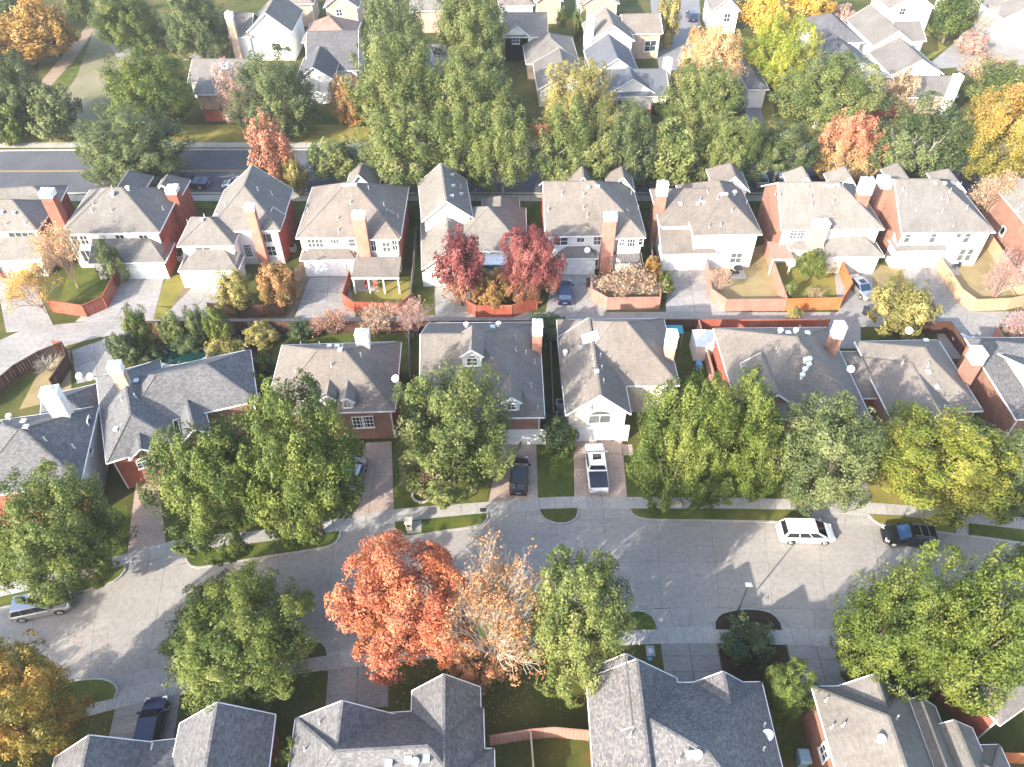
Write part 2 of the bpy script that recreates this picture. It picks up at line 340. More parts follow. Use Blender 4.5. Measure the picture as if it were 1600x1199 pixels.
M['blue_bin'] = plain('blue_plastic', (.1, .28, .5), .5)
M['bin_grey'] = plain('grey_blue_plastic', (.22, .34, .42), .5)
M['ac'] = plain('ac_grey', (.45, .45, .43), .5, .3)
M['stone'] = mottled('border_stone', [(.25, (.36, .32, .27)), (.75, (.52, .47, .4))], 1.2, 7, .9, .4)
# ------------------------------------------------------------------ ground, streets, pavements
def poly_sheet(name, pts, z, mat, kind='structure', z0=None):
    """a thin solid patch from world points; side walls reach down to z0"""
    mb = MB(); z0 = z-.08 if z0 is None else z0
    mb.hexa([(p[0], p[1], z0) for p in pts], [(p[0], p[1], z) for p in pts])
    o = mb.build(name, mat, recalc=True); tag(o, kind=kind)
    return o
def catmull(pts, step):
    P = [pts[0]*2-pts[1]]+list(pts)+[pts[-1]*2-pts[-2]]; out = []
    for i in range(1, len(P)-2):
        for k in range(12):
            t = k/12; a, b_, c, d = P[i-1], P[i], P[i+1], P[i+2]
            out.append(.5*((2*b_)+(c-a)*t+(2*a-5*b_+4*c-d)*t*t+(3*b_-a-3*c+d)*t**3))
    out.append(P[-2])
    L = [0]
    for a, b_ in zip(out, out[1:]): L.append(L[-1]+(b_-a).length)
    n = max(1, round(L[-1]/step)); res = []; j = 0
    for k in range(n+1):
        s_ = L[-1]*k/n
        while j < len(L)-2 and L[j+1] < s_: j += 1
        t = (s_-L[j])/max(1e-6, L[j+1]-L[j]); res.append(out[j].lerp(out[j+1], min(1, t)))
    return res
def resample(pts, n):
    d = catmull(pts, .5); L = len(d)-1
    return [d[min(L, round(i*L/n))] for i in range(n+1)]
def slab(parent, quad, top, mat, th=.1, gap=.02, name='slab'):
    c = sum((Vector(p) for p in quad), Vector())/4
    q = []
    for p in quad:
        p = Vector(p); d = (c-p); d.z = 0
        q.append(p+d*min(.3, gap/max(.2, d.length)*1.3))
    mb = MB(); mb.hexa([(p.x-c.x, p.y-c.y, -th) for p in q], [(p.x-c.x, p.y-c.y, 0) for p in q])
    return mb.build(name, mat, parent, M=Matrix.Translation((c.x, c.y, top)), recalc=True)
def slab_strip(name, A, B, nu, nv, top, mat, gap=.02, mat2=None, skip=None):
    """slabs between two edges (lists of world points, already resampled to nu+1)"""
    root = empty(name); tag(root, kind='structure')
    for i in range(nu):
        for j in range(nv):
            if skip and skip(i, j): continue
            f0, f1 = j/nv, (j+1)/nv
            q = [A[i].lerp(B[i], f0), A[i+1].lerp(B[i+1], f0), A[i+1].lerp(B[i+1], f1), A[i].lerp(B[i], f1)]
            slab(root, q, top, mat2 if mat2 and random.random() < .25 else mat, gap=gap)
    return root
def slab_quad(name, px, nu, nv, top, mat, gap=.02):
    q = [W(*p) for p in px]     # near-left, near-right, far-right, far-left
    A = [q[0].lerp(q[3], i/nu) for i in range(nu+1)]; B = [q[1].lerp(q[2], i/nu) for i in range(nu+1)]
    return slab_strip(name, A, B, nu, nv, top, mat, gap)
def offset_path(pts, d):
    out = []
    for i, p in enumerate(pts):
        a = pts[max(0, i-1)]; b_ = pts[min(len(pts)-1, i+1)]; t = (b_-a).normalized()
        out.append(p+Vector((-t.y, t.x, 0))*d)
    return out
def ext(pts, a, b_):
    """continue a path beyond the frame at both ends"""
    return [pts[0]+(pts[0]-pts[1]).normalized()*a]+pts+[pts[-1]+(pts[-1]-pts[-2]).normalized()*b_]

g = MB(); g.add([(-1500, -300, 0), (1500, -300, 0), (1500, 2200, 0), (-1500, 2200, 0)], [(0, 1, 2, 3)])
tag(g.build('ground', M['grass']), kind='structure')

# main street
north = ext([W(*p) for p in ((0, 950), (120, 926), (290, 879), (400, 864), (525, 846), (620, 836), (760, 822), (900, 813), (985, 811), (1215, 817), (1400, 824), (1500, 835), (1600, 849))], 22, 22)
south = ext([W(*p) for p in ((0, 1090), (130, 1064), (230, 1046), (350, 1026), (490, 1003), (620, 985), (760, 968), (880, 960), (975, 956), (1050, 950), (1166, 951), (1316, 954), (1450, 966), (1600, 992))], 22, 22)
nu = 27
A, B = resample(north, nu), resample(south, nu)
mb = MB()
for i in range(nu): mb.hexa([(p.x, p.y, -.05) for p in (A[i], A[i+1], B[i+1], B[i])], [(p.x, p.y, .006) for p in (A[i], A[i+1], B[i+1], B[i])])
tag(mb.build('street_bed', M['joint'], recalc=True), kind='structure')
slab_strip('street', A, B, nu, 2, .03, M['street'], .011)
# aprons: the concrete strip between street and pavement, pavements
nwalk = ext([W(*p) for p in ((0, 925), (100, 905), (190, 878), (290, 852), (400, 840), (500, 826), (560, 817), (620, 806), (760, 795), (870, 787), (985, 787), (1120, 788), (1260, 791), (1380, 797), (1480, 806), (1600, 819))], 22, 22)
swalk = ext([W(*p) for p in ((0, 1150), (60, 1130), (150, 1102), (260, 1075), (380, 1055), (500, 1035), (620, 1022), (720, 1013), (840, 1003), (960, 996), (1080, 993), (1220, 995), (1330, 1000), (1450, 1012), (1600, 1040))], 22, 22)
for pth, edge in ((nwalk, north), (swalk, south)):
    n_ = 36
    a, b_ = resample(pth, n_), resample(edge, n_)
    slab_strip('apron', a, b_, n_, 1, .022, M['apron'], .012)
    d = catmull(pth, 1.5); o1, o2 = offset_path(d, .75), offset_path(d, -.75)
    slab_strip('sidewalk', o1, o2, len(d)-1, 1, .06, M['walk'], .014)
# verges with kerbs
def smooth_poly(px, n=4):
    P = [W(*p) for p in px]; L = len(P); out = []
    for i in range(L):
        a, b_, c, d = P[i-1], P[i], P[(i+1) % L], P[(i+2) % L]
        for k in range(n):
            t = k/n; out.append(.5*((2*b_)+(c-a)*t+(2*a-5*b_+4*c-d)*t*t+(3*b_-a-3*c+d)*t**3))
    return out
def verge(px, k0, k1, mat='grass_green', top=.12):
    """px outline; the points k0..k1 run along the street and carry a kerb"""
    root = empty('verge'); tag(root, kind='structure')
    P = [W(*p) for p in px]
    K = catmull(P[k0:k1+1], .6); rest = P[k1+1:]+P[:k0]
    poly = K+rest
    mb = MB(); mb.hexa([(p.x, p.y, 0) for p in poly], [(p.x, p.y, top) for p in poly]); mb.build('turf', M[mat], root, recalc=True)
    ctr = sum(poly, Vector())/len(poly)
    n_ = offset_path(K, .16)
    if (n_[len(n_)//2]-ctr).length < (K[len(K)//2]-ctr).length: n_ = offset_path(K, -.16)
    mb = MB()
    for i in range(len(K)-1):
        q = (K[i], K[i+1], n_[i+1], n_[i])
        mb.hexa([(p.x, p.y, 0) for p in q], [(p.x, p.y, top+.02) for p in q])
    mb.build('kerb', M['kerb'], root, recalc=True)
verge([(0, 934), (-30, 955), (0, 950), (110, 928), (170, 912), (192, 896), (195, 884), (100, 912)], 1, 6, 'grass_green')
verge([(290, 862), (294, 878), (305, 886), (330, 884), (420, 869), (508, 855), (527, 844), (531, 831), (400, 850)], 0, 7)
verge([(617, 817), (620, 830), (636, 838), (690, 830), (745, 822), (759, 813), (761, 803), (690, 810)], 0, 6)
verge([(843, 797), (850, 810), (872, 818), (893, 815), (901, 806), (902, 795)], 0, 5, 'grass')
verge([(985, 796), (993, 807), (1020, 812), (1100, 813), (1200, 815), (1245, 816), (1264, 809), (1270, 799), (1120, 796)], 0, 7, 'grass_green')
verge([(1358, 805), (1372, 818), (1400, 823), (1450, 829), (1495, 835), (1497, 817), (1400, 807)], 0, 4, 'grass_yel')
verge([(1514, 819), (1514, 837), (1560, 843), (1600, 849), (1680, 862), (1690, 840), (1600, 829)], 1, 4, 'grass_green')
verge([(60, 1112), (60, 1080), (105, 1068), (150, 1063), (174, 1068), (183, 1080), (178, 1092), (120, 1105)], 1, 6, 'grass_green')
verge([(440, 1036), (455, 1012), (480, 1005), (498, 1004), (508, 1012), (511, 1025)], 1, 5, 'grass')
verge([(605, 1012), (615, 995), (640, 988), (720, 976), (840, 965), (975, 958), (1003, 957), (1020, 967), (1026, 984), (970, 986), (840, 993), (720, 1003)], 0, 8, 'grass_green')
verge([(1118, 984), (1118, 972), (1130, 960), (1165, 954), (1200, 958), (1217, 972), (1221, 985)], 0, 6, 'mulch')
verge([(1317, 990), (1319, 972), (1335, 959), (1380, 960), (1450, 970), (1450, 1000), (1380, 994)], 0, 4, 'grass_green')
# lawns
def lawn(px, mat, z=.012, name='lawn'): return poly_sheet(name, [W(*p) for p in px], z, M[mat])
lawn([(615, 800), (617, 690), (762, 690), (762, 790)], 'grass_green', .02)
lawn([(841, 783), (838, 690), (894, 680), (896, 780)], 'grass_green', .02)
lawn([(980, 777), (974, 705), (1280, 700), (1284, 780), (1120, 780)], 'grass_green', .02)
lawn([(1345, 785), (1340, 700), (1500, 700), (1520, 802)], 'grass_yel', .02)
lawn([(262, 848), (250, 760), (430, 740), (560, 740), (533, 815), (400, 832)], 'grass_green', .02)
lawn([(0, 915), (0, 800), (200, 790), (198, 870), (100, 898)], 'grass_green', .02)
lawn([(613, 1035), (608, 1199), (930, 1199), (1032, 1060), (1028, 1003), (840, 1012)], 'grass', .02)
lawn([(1122, 1003), (1134, 1075), (1245, 1080), (1226, 1004)], 'mulch', .02)
lawn([(1330, 1010), (1345, 1090), (1620, 1130), (1620, 1050)], 'grass', .02)
# driveways
def drive(px, nu_, nv_, mat, top=.045): return slab_quad('driveway', px, nu_, nv_, top, M[mat])
drive([(198, 872), (260, 853), (248, 752), (212, 755)], 4, 1, 'drive_pink')
drive([(534, 813), (616, 801), (612, 690), (572, 692)], 4, 2, 'drive_pink')
drive([(762, 788), (841, 781), (838, 688), (784, 690)], 4, 2, 'drive_pink')
drive([(897, 778), (980, 777), (972, 688), (896, 690)], 4, 2, 'drive_pink')
drive([(1284, 785), (1362, 789), (1345, 715), (1275, 712)], 3, 2, 'drive_grey')
drive([(165, 1175), (268, 1175), (285, 1075), (182, 1098)], 3, 2, 'drive_grey')
drive([(508, 1110), (607, 1105), (606, 1032), (513, 1044)], 3, 2, 'drive_grey')
drive([(1041, 1075), (1132, 1075), (1120, 1002), (1031, 1002)], 3, 2, 'drive_grey')
drive([(1248, 1085), (1342, 1085), (1320, 1006), (1228, 1004)], 3, 2, 'drive_grey')
drive([(972, 712), (990, 712), (988, 695), (972, 695)], 1, 1, 'drive_pink')
slab_quad('garden_path', [(1494, 836), (1512, 838), (1508, 815), (1490, 813)], 2, 1, .135, M['walk'])
slab_quad('garden_path', [(636, 836), (659, 833), (659, 814), (636, 817)], 1, 1, .135, M['walk'])
# alley behind the middle houses and its driveways
al_n = [W(*p) for p in ((-120, 640), (0, 530), (60, 512), (150, 502), (300, 499), (430, 498), (600, 495), (760, 491), (900, 488), (1100, 488), (1350, 488), (1600, 487), (1750, 487))]
al_s = [W(*p) for p in ((-120, 760), (0, 612), (60, 564), (140, 530), (280, 518), (430, 517), (600, 515), (760, 512), (900, 511), (1100, 511), (1350, 511), (1600, 511), (1750, 511))]
n_ = 40; slab_strip('alley', resample(al_n, n_), resample(al_s, n_), n_, 1, .03, M['alley'], .012)
for px, nu_, nv_ in (([(85, 512), (10, 520), (-10, 418), (40, 414)], 3, 2), ([(118, 503), (240, 500), (258, 430), (192, 432)], 3, 2), ([(250, 500), (335, 500), (365, 443), (305, 445)], 3, 2),
                     ([(460, 497), (556, 496), (545, 432), (484, 434)], 3, 2), ([(680, 494), (735, 493), (735, 430), (678, 430)], 3, 1), ([(852, 489), (948, 488), (922, 420), (865, 422)], 3, 2),
                     ([(1040, 488), (1132, 488), (1108, 418), (1042, 420)], 3, 2), ([(1310, 488), (1366, 488), (1362, 412), (1302, 412)], 3, 1), ([(1455, 488), (1520, 488), (1462, 410), (1402, 418)], 3, 2),
                     ([(1470, 560), (1570, 565), (1560, 508), (1462, 508)], 2, 2), ([(120, 600), (185, 585), (180, 525), (112, 548)], 2, 2), ([(1290, 545), (1345, 545), (1345, 508), (1285, 508)], 2, 1)):
    drive(px, nu_, nv_, 'alley', .042)
# patches in the back yards
lawn([(240, 478), (262, 430), (298, 430), (270, 478)], 'grass_yel', .02); lawn([(270, 478), (298, 430), (305, 440), (285, 486)], 'dirt', .022)
lawn([(232, 498), (240, 478), (285, 486), (280, 500)], 'grass_yel', .018)
lawn([(85, 488), (110, 420), (190, 420), (185, 440), (165, 480), (136, 494)], 'grass_green', .02)
lawn([(540, 478), (556, 440), (640, 440), (640, 482), (556, 488)], 'grass_yel', .02)
lawn([(644, 492), (652, 310), (662, 310), (678, 492)], 'grass_green', .02)
lawn([(455, 497), (500, 420), (470, 410), (400, 490)], 'dirt', .016)
lawn([(1110, 485), (1110, 410), (1200, 380), (1225, 486)], 'grass_dry', .02); lawn([(1226, 480), (1205, 400), (1305, 400), (1322, 458), (1305, 480)], 'grass_yel', .02)
lawn([(1366, 488), (1362, 412), (1402, 418), (1455, 488)], 'grass_dry', .02); lawn([(1500, 480), (1462, 400), (1560, 370), (1660, 480)], 'grass_dry', .02)
lawn([(800, 410), (800, 312), (846, 308), (846, 400)], 'grass_green', .02)
lawn([(925, 485), (925, 430), (1030, 430), (1030, 485)], 'dirt', .02)
lawn([(30, 640), (80, 545), (110, 548), (112, 620)], 'grass_dry', .02)
lawn([(1040, 600), (1010, 515), (1082, 515), (1110, 600)], 'grass', .018)
lawn([(210, 560), (195, 522), (430, 520), (425, 560)], 'mulch', .018); lawn([(566, 560), (430, 521), (660, 519), (662, 600)], 'grass_green', .018)
poly_sheet('brick_patio', [W(*p) for p in ((1120, 560), (1112, 512), (1150, 512), (1170, 560))], .03, M['drive_pink'])
# back road with its yellow line, kerbs and pavements
bn = [W(*p) for p in ((-420, 250), (-100, 240), (100, 236), (800, 235), (1700, 235), (2100, 235))]
bs = [W(*p) for p in ((-420, 302), (-100, 302), (100, 302), (800, 302), (1700, 302), (2100, 302))]
mb = MB(); n_ = 30; A, B = resample(bn, n_), resample(bs, n_)
for i in range(n_): mb.hexa([(p.x, p.y, -.05) for p in (A[i], A[i+1], B[i+1], B[i])], [(p.x, p.y, .03) for p in (A[i], A[i+1], B[i+1], B[i])])
rd = mb.build('back_road', M['asphalt'], recalc=True); tag(rd, kind='structure')
mb = MB()
for i in range(n_):
    a, b_ = A[i].lerp(B[i], .5), A[i+1].lerp(B[i+1], .5)
    for dy in (-.14, .14): mb.hexa([(p.x, p.y+dy+e, .03) for p, e in ((a, -.06), (b_, -.06), (b_, .06), (a, .06))], [(p.x, p.y+dy+e, .036) for p, e in ((a, -.06), (b_, -.06), (b_, .06), (a, .06))])
mb.build('lane_marking', M['yellow'], rd, recalc=True)
for nm, E, d in (('kerb', A, .0), ('kerb', B, -.35)):
    mb = MB()
    for i in range(n_):
        q = [(E[i].x, E[i].y+d), (E[i+1].x, E[i+1].y+d), (E[i+1].x, E[i+1].y+d+.35), (E[i].x, E[i].y+d+.35)]
        mb.hexa([(x, y, 0) for x, y in q], [(x, y, .14) for x, y in q])
    mb.build('kerb', M['kerb'], rd, recalc=True)
for yy in (227, 310):
    p = catmull([W(-420, yy), W(100, yy), W(800, yy), W(2100, yy)], 2.0)
    slab_strip('sidewalk', offset_path(p, .8), offset_path(p, -.8), len(p)-1, 1, .05, M['walk'], .02)
lawn([(-300, 224), (-300, 195), (1900, 195), (1900, 224)], 'grass_yel', .016)
lawn([(-200, 325), (-200, 304), (1800, 304), (1800, 325)], 'grass_green', .016)
# park field with its trail and the far streets
lawn([(60, 205), (75, 150), (130, 85), (150, 40), (175, 45), (190, 100), (185, 150), (150, 205)], 'field', .02, 'field')
lawn([(60, 150), (128, 60), (150, 40), (120, 120), (80, 175)], 'grass_green', .024)
poly_sheet('trail', [W(*p) for p in ((58, 135), (100, 85), (135, 42), (150, 10), (160, -20), (172, -20), (152, 40), (118, 92), (75, 140), (60, 160))], .03, M['trail'])
slab_quad('garden_path', [(190, 100), (222, 98), (200, 55), (162, 58)], 2, 1, .03, M['alley'])
slab_quad('garden_path', [(285, 95), (310, 92), (345, 72), (320, 75)], 2, 1, .03, M['alley'])
poly_sheet('far_street', [W(*p) for p in ((1030, 110), (1018, 20), (1010, -60), (1090, -60), (1095, 40), (1090, 110))], .025, M['asphalt_old'])
poly_sheet('far_street', [W(*p) for p in ((1440, 110), (1500, 60), (1545, 20), (1680, 0), (1700, 60), (1640, 95), (1560, 100))], .025, M['alley'])
poly_sheet('far_street', [W(*p) for p in ((1640, 160), (1495, 110), (1500, 60), (1620, 80))], .028, M['drive_grey'])
lawn([(1165, 190), (1160, 95), (1195, 90), (1215, 200)], 'grass_yel', .02); lawn([(1380, 62), (1430, 40), (1480, 75), (1440, 100)], 'grass_yel', .02)
poly_sheet('far_driveway', [W(*p) for p in ((1170, 200), (1150, 100), (1172, 95), (1196, 200))], .028, M['asphalt_old'])
poly_sheet('far_driveway', [W(*p) for p in ((664, 118), (660, 70), (702, 70), (705, 118))], .028, M['drive_grey'])
lawn([(250, 90), (255, 55), (360, 60), (360, 92)], 'grass_yel', .02)
lawn([(-60, 208), (-60, 60), (60, 60), (60, 208)], 'mulch', .014)

# ------------------------------------------------------------------ fences
def fence_panel(mat, n=9):
    """a 2.4 m panel of upright boards, unit length along x, 1.8 m high"""
    mb = MB(); rnd = random.Random(3)
    for i in range(n):
        x = (i+.5)/n; z = 1.8+rnd.uniform(-.02, .02); y = rnd.choice((-.012, .012, .0))
        mb.box((x, y, z/2+.02), (.94/n, .022, z))
    mb.box((.5, .035, .4), (1, .05, .09)); mb.box((.5, .035, 1.5), (1, .05, .09))
    return mb.mesh('fence_panel', mat)
_fp = {}
def fence(label, pts, mat, z=0.0, group='timber fences of the back yards', cat='fence', h=1.8):
    P = [Vector((p.x, p.y, 0)) for p in (W(x, y, z) for x, y in pts)]
    root = empty('fence', P[0]); tag(root, label, cat, group)
    if mat not in _fp:
        pm = MB().box((0, 0, .95), (.1, .1, 1.9)).mesh('post', M[mat]); cm = MB().box((.5, 0, 0), (1, .13, .04)).mesh('cap_rail', M[mat]); _fp[mat] = (fence_panel(M[mat]), pm, cm)
    fm, pm, cm = _fp[mat]; inv = Matrix.Translation(-P[0])
    for a, b_ in zip(P, P[1:]):
        L = (b_-a).length; n = max(1, round(L/2.4)); rz = math.atan2((b_-a).y, (b_-a).x)
        for i in range(n):
            p = a.lerp(b_, i/n)
            link('panel', fm, root, inv @ Matrix.Translation(p) @ Matrix.Rotation(rz, 4, 'Z') @ Matrix.Diagonal((L/n, 1, h/1.8, 1)))
            link('post', pm, root, inv @ Matrix.Translation(p) @ Matrix.Rotation(rz, 4, 'Z') @ Matrix.Diagonal((1, 1, h/1.8, 1)))
            link('cap_rail', cm, root, inv @ Matrix.Translation(p+Vector((0, 0, h+.055))) @ Matrix.Rotation(rz, 4, 'Z') @ Matrix.Diagonal((L/n, 1, 1, 1)))
    link('post', pm, root, inv @ Matrix.Translation(P[-1]) @ Matrix.Diagonal((1, 1, h/1.8, 1)))
    return root

# ------------------------------------------------------------------ houses
_win = {}
def win_meshes(w_, h_, nc, nr, glass, arch=False):
    k = (round(w_, 2), round(h_, 2), nc, nr, glass, arch)
    if k in _win: return _win[k]
    mb = MB(); t = .09
    for x in (-w_/2, w_/2): mb.box((x, -.03, 0), (t, .1, h_+t))
    for z in (-h_/2, h_/2): mb.box((0, -.03, z), (w_-t, .1, t))
    mb.box((0, -.06, -h_/2-.06), (w_+.2, .14, .06))
    for i in range(1, nc): mb.box((-w_/2+w_*i/nc, -.025, 0), (.05, .06, h_-t))
    for j in range(1, nr): mb.box((0, -.022, -h_/2+h_*j/nr), (w_-t, .05, .05))
    if arch:
        n = 10
        for i in range(n):
            a0, a1 = math.pi*i/n, math.pi*(i+1)/n; q = []
            for r in (w_/2+t/2, w_/2-t/2):
                for a in (a0, a1): q.append((r*math.cos(a), h_/2+.6*r*math.sin(a)))
            mb.hexa([(q[i2][0], .02, q[i2][1]) for i2 in (0, 1, 3, 2)], [(q[i2][0], -.08, q[i2][1]) for i2 in (0, 1, 3, 2)])
    fr = mb.mesh('frame', M['trim'], recalc=True)
    mb = MB().box((0, -.005, 0), (w_-t, .02, h_-t))
    if arch:
        n = 10; P = [((w_/2-t/2)*math.cos(math.pi*i/n), h_/2+.6*(w_/2-t/2)*math.sin(math.pi*i/n)) for i in range(n+1)]
        mb.hexa([(x, .006, z) for x, z in P], [(x, -.016, z) for x, z in P])
    pn = mb.mesh('pane', M[glass], recalc=True)
    _win[k] = (fr, pn); return _win[k]
_gd = {}
def gdoor_mesh(w_, h_, mat):
    k = (round(w_, 1), mat)
    if k in _gd: return _gd[k]
    mb = MB(); nr = 4; nc = max(3, round(w_/.62))
    for j in range(nr): mb.box((0, -.02, h_*(j+.5)/nr), (w_, .05, h_/nr-.02))
    for j in range(nr):
        for i in range(nc): mb.box((-w_/2+w_*(i+.5)/nc, -.05, h_*(j+.5)/nr), (w_/nc-.14, .02, h_/nr-.16))
    for x in (-w_/2-.08, w_/2+.08): mb.box((x, -.05, h_/2+.06), (.14, .12, h_+.12))
    mb.box((0, -.05, h_+.08), (w_, .12, .15))
    _gd[k] = mb.mesh('garage_door', M[mat]); return _gd[k]

class Block: pass
class House:
    def __init__(s, label, roof, group, name='house', cat='house'):
        s.label, s.roofm, s.group, s.name, s.cat = label, roof, group, name, cat
        s.blocks = []; s.roof = MB(); s.fascia = MB(); s.walls = []; s.later = []
    def block(s, fl, fr, D, eave, roof='hip', pitch=.62, walls='wrrr', oh=.38, z0=0.0, Wd=None, rot=None, back=False):
        """fl, fr: eave corners nearest the camera as pixels at height eave; D: depth away from the camera"""
        a = W(*fl, eave); b_ = W(*fr, eave) if fr else None
        if rot is not None:
            u = Vector((math.cos(R(rot)), math.sin(R(rot)), 0)); Wd = Wd or (b_-a).dot(u)
        else:
            d = b_-a; d.z = 0; Wd = d.length; u = d/Wd
        if back: a = a-Vector((-u.y, u.x, 0))*D
        B = Block(); B.o = Vector((a.x, a.y, 0)); B.u = u; B.v = Vector((-u.y, u.x, 0)); B.W, B.D, B.e, B.p, B.oh, B.z0 = Wd, D, eave, pitch, oh, z0
        r = roof
        if r == 'hip': r = 'xhh' if Wd >= D else 'yhh'
        if r == 'gx': r = 'x--'
        if r == 'gy': r = 'y--'
        B.r = r; s.blocks.append(B)
        if len(s.blocks) == 1: s.base = B.o+B.u*Wd/2+B.v*D/2; s.base.z = 0
        L = lambda x, y, z: B.o+B.u*x+B.v*y+Vector((0, 0, z))
        B.L = L
        # roof surface
        if r[0] == 'x': A_, B_ = Wd, D; T = lambda x, y, z: L(x, y, z)
        else: A_, B_ = D, Wd; T = lambda x, y, z: L(y, x, z)
        if r[0] in 'xy':
            hr = B_/2*pitch; i0 = B_/2 if r[1] == 'h' else 0; i1 = B_/2 if r[2] == 'h' else 0
            if i0+i1 > A_: k = A_/(i0+i1); i0 *= k; i1 *= k
            B.ridge = eave+hr; th = .16
            P = [(0, 0, eave), (A_, 0, eave), (A_, B_, eave), (0, B_, eave), (i0, B_/2, eave+hr), (A_-i1, B_/2, eave+hr)]
            top = [T(*p) for p in P]; bot = [T(p[0], p[1], p[2]-th) for p in P]
            s.roof.add(top+bot, [(0, 1, 5, 4), (2, 3, 4, 5), (6, 7, 11, 10), (8, 9, 10, 11), (0, 1, 7, 6), (2, 3, 9, 8)]
                       + ([(1, 2, 8, 7), (1, 2, 5), (7, 8, 11)] if i1 else [(1, 5, 11, 7), (5, 2, 8, 11)]) + ([(3, 0, 6, 9), (3, 0, 4), (9, 6, 10)] if i0 else [(3, 4, 10, 9), (4, 0, 6, 10)]))
            caps = [(4, 5)]
            if i0: caps += [(0, 4), (3, 4)]
            if i1: caps += [(1, 5), (2, 5)]
            for i, j in caps: s.roof.beam(top[i]+Vector((0, 0, .02)), top[j]+Vector((0, 0, .012)), .2, .035)
            edges = [(0, 1), (2, 3)]+([(1, 2)] if i1 else [(1, 5), (5, 2)])+([(3, 0)] if i0 else [(3, 4), (4, 0)])
            for i, j in edges:
                d = (top[j]-top[i]); out = Vector((0, 0, 1)).cross(d); out.normalize()
                mid = (top[i]+top[j])/2; ctr = T(A_/2, B_/2, mid.z)
                if out.dot(mid-ctr) < 0: out = -out
                out.z = 0
                s.fascia.beam(top[i]+out*.03-Vector((0, 0, .085)), top[j]+out*.03-Vector((0, 0, .085)), .07, .15)
        else:                                   # lean-to rising away from the camera; h marks hipped ends
            hr = D*pitch; B.ridge = eave+hr; th = .14
            i0 = D*.8 if r[1:2] == 'h' else 0; i1 = D*.8 if r[2:3] == 'h' else 0
            P = [(0, 0, eave), (Wd, 0, eave), (Wd-i1, D, eave+hr), (i0, D, eave+hr)]
            top = [L(*p) for p in P]; bot = [L(p[0], p[1], p[2]-th) for p in P]
            s.roof.hexa(bot, top)
            e0, e1 = L(0, D, eave), L(Wd, D, eave)
            dz = Vector((0, 0, th))
            if i0: s.roof.add([top[0], top[3], e0, bot[0], bot[3], e0-dz], [(0, 1, 2), (3, 5, 4), (0, 2, 5, 3), (2, 1, 4, 5)])
            if i1: s.roof.add([top[1], e1, top[2], bot[1], e1-dz, bot[2]], [(0, 1, 2), (3, 5, 4), (0, 3, 4, 1), (1, 4, 5, 2)])
            s.fascia.beam(top[0]-B.v*.03-dz*.5, top[1]-B.v*.03-dz*.5, .07, .15)
            s.fascia.beam(top[1]+B.u*.03-dz*.5, (e1 if i1 else top[2])+B.u*.03-dz*.5, .07, .15)
            s.fascia.beam(top[0]-B.u*.03-dz*.5, (e0 if i0 else top[3])-B.u*.03-dz*.5, .07, .15)
        # walls (front, right, back, left), gable ends reach the roof
        h = oh; x0, x1, y0, y1 = h, Wd-h, h, D-h; zt = eave+pitch*h-.14
        if r[0] == 'l': y1 = D; zt = eave+pitch*h-.12
        zr = B.ridge-.15
        def side(code, pts):
            if code == '-': return
            s.walls.append((code, MB().add([L(*p) for p in pts], [tuple(range(len(pts)))])))
        gx = r[0] == 'x'; gy = r[0] == 'y'
        side(walls[0], [(x0, y0, z0), (x1, y0, z0), (x1, y0, zt)]+([(Wd/2, y0, zr)] if gy and r[1] == '-' else [])+[(x0, y0, zt)])
        side(walls[1], [(x1, y0, z0), (x1, y1, z0), (x1, y1, zt if r[0] != 'l' else eave+pitch*D*.9)]+([(x1, D/2, zr)] if gx and r[2] == '-' else [])+[(x1, y0, zt)])
        side(walls[2], [(x1, y1, z0), (x0, y1, z0), (x0, y1, zt)]+([(Wd/2, y1, zr)] if gy and r[2] == '-' else [])+[(x1, y1, zt)])
        side(walls[3], [(x0, y1, z0), (x0, y0, z0), (x0, y0, zt)]+([(x0, D/2, zr)] if gx and r[1] == '-' else [])+[(x0, y1, zt if r[0] != 'l' else eave+pitch*D*.9)])
        B.zt = zt; B.x0, B.x1, B.y0, B.y1 = x0, x1, y0, y1
        return B
    def roof_z(s, p):
        z = 0
        for B in s.blocks:
            d = p-B.o; a, b_ = d.dot(B.u), d.dot(B.v)
            if not (0 <= a <= B.W and 0 <= b_ <= B.D): continue
            c = []
            if B.r[0] == 'x':
                c = [b_, B.D-b_]+([a] if B.r[1] == 'h' else [])+([B.W-a] if B.r[2] == 'h' else [])
            elif B.r[0] == 'y':
                c = [a, B.W-a]+([b_] if B.r[1] == 'h' else [])+([B.D-b_] if B.r[2] == 'h' else [])
            else: c = [b_]+([a/.8] if B.r[1:2] == 'h' else [])+([(B.W-a)/.8] if B.r[2:3] == 'h' else [])
            z = max(z, B.e+B.p*min(c))
        return z
    def on_roof(s, px, py):
        z = 13.0
        while z > 1:
            p = W(px, py, z)
            if s.roof_z(p) >= z: return p
            z -= .04
        return None
    def plane(s, B, sd):
        if sd == 'f': return B.L(0, B.y0, 0), -B.v, 0.0
        if sd == 'r': return B.L(B.x1, 0, 0), B.u, math.pi/2
        if sd == 'l': return B.L(B.x0, 0, 0), -B.u, -math.pi/2
        return B.L(0, B.y1, 0), B.v, math.pi
    def onwall(s, B, sd, px, py):
        p0, n, rz = s.plane(B, sd); p = hit(px, py, p0, n)
        return p, math.atan2(B.u.y, B.u.x)+rz, n
    def win(s, B, px, py, w_=1.0, h_=1.3, nc=2, nr=2, glass='pane', sd='f', arch=False):
        p, rz, n = s.onwall(B, sd, px, py); s.later.append(('win', Matrix.Translation(p) @ Matrix.Rotation(rz, 4, 'Z'), (w_, h_, nc, nr, glass, arch)))
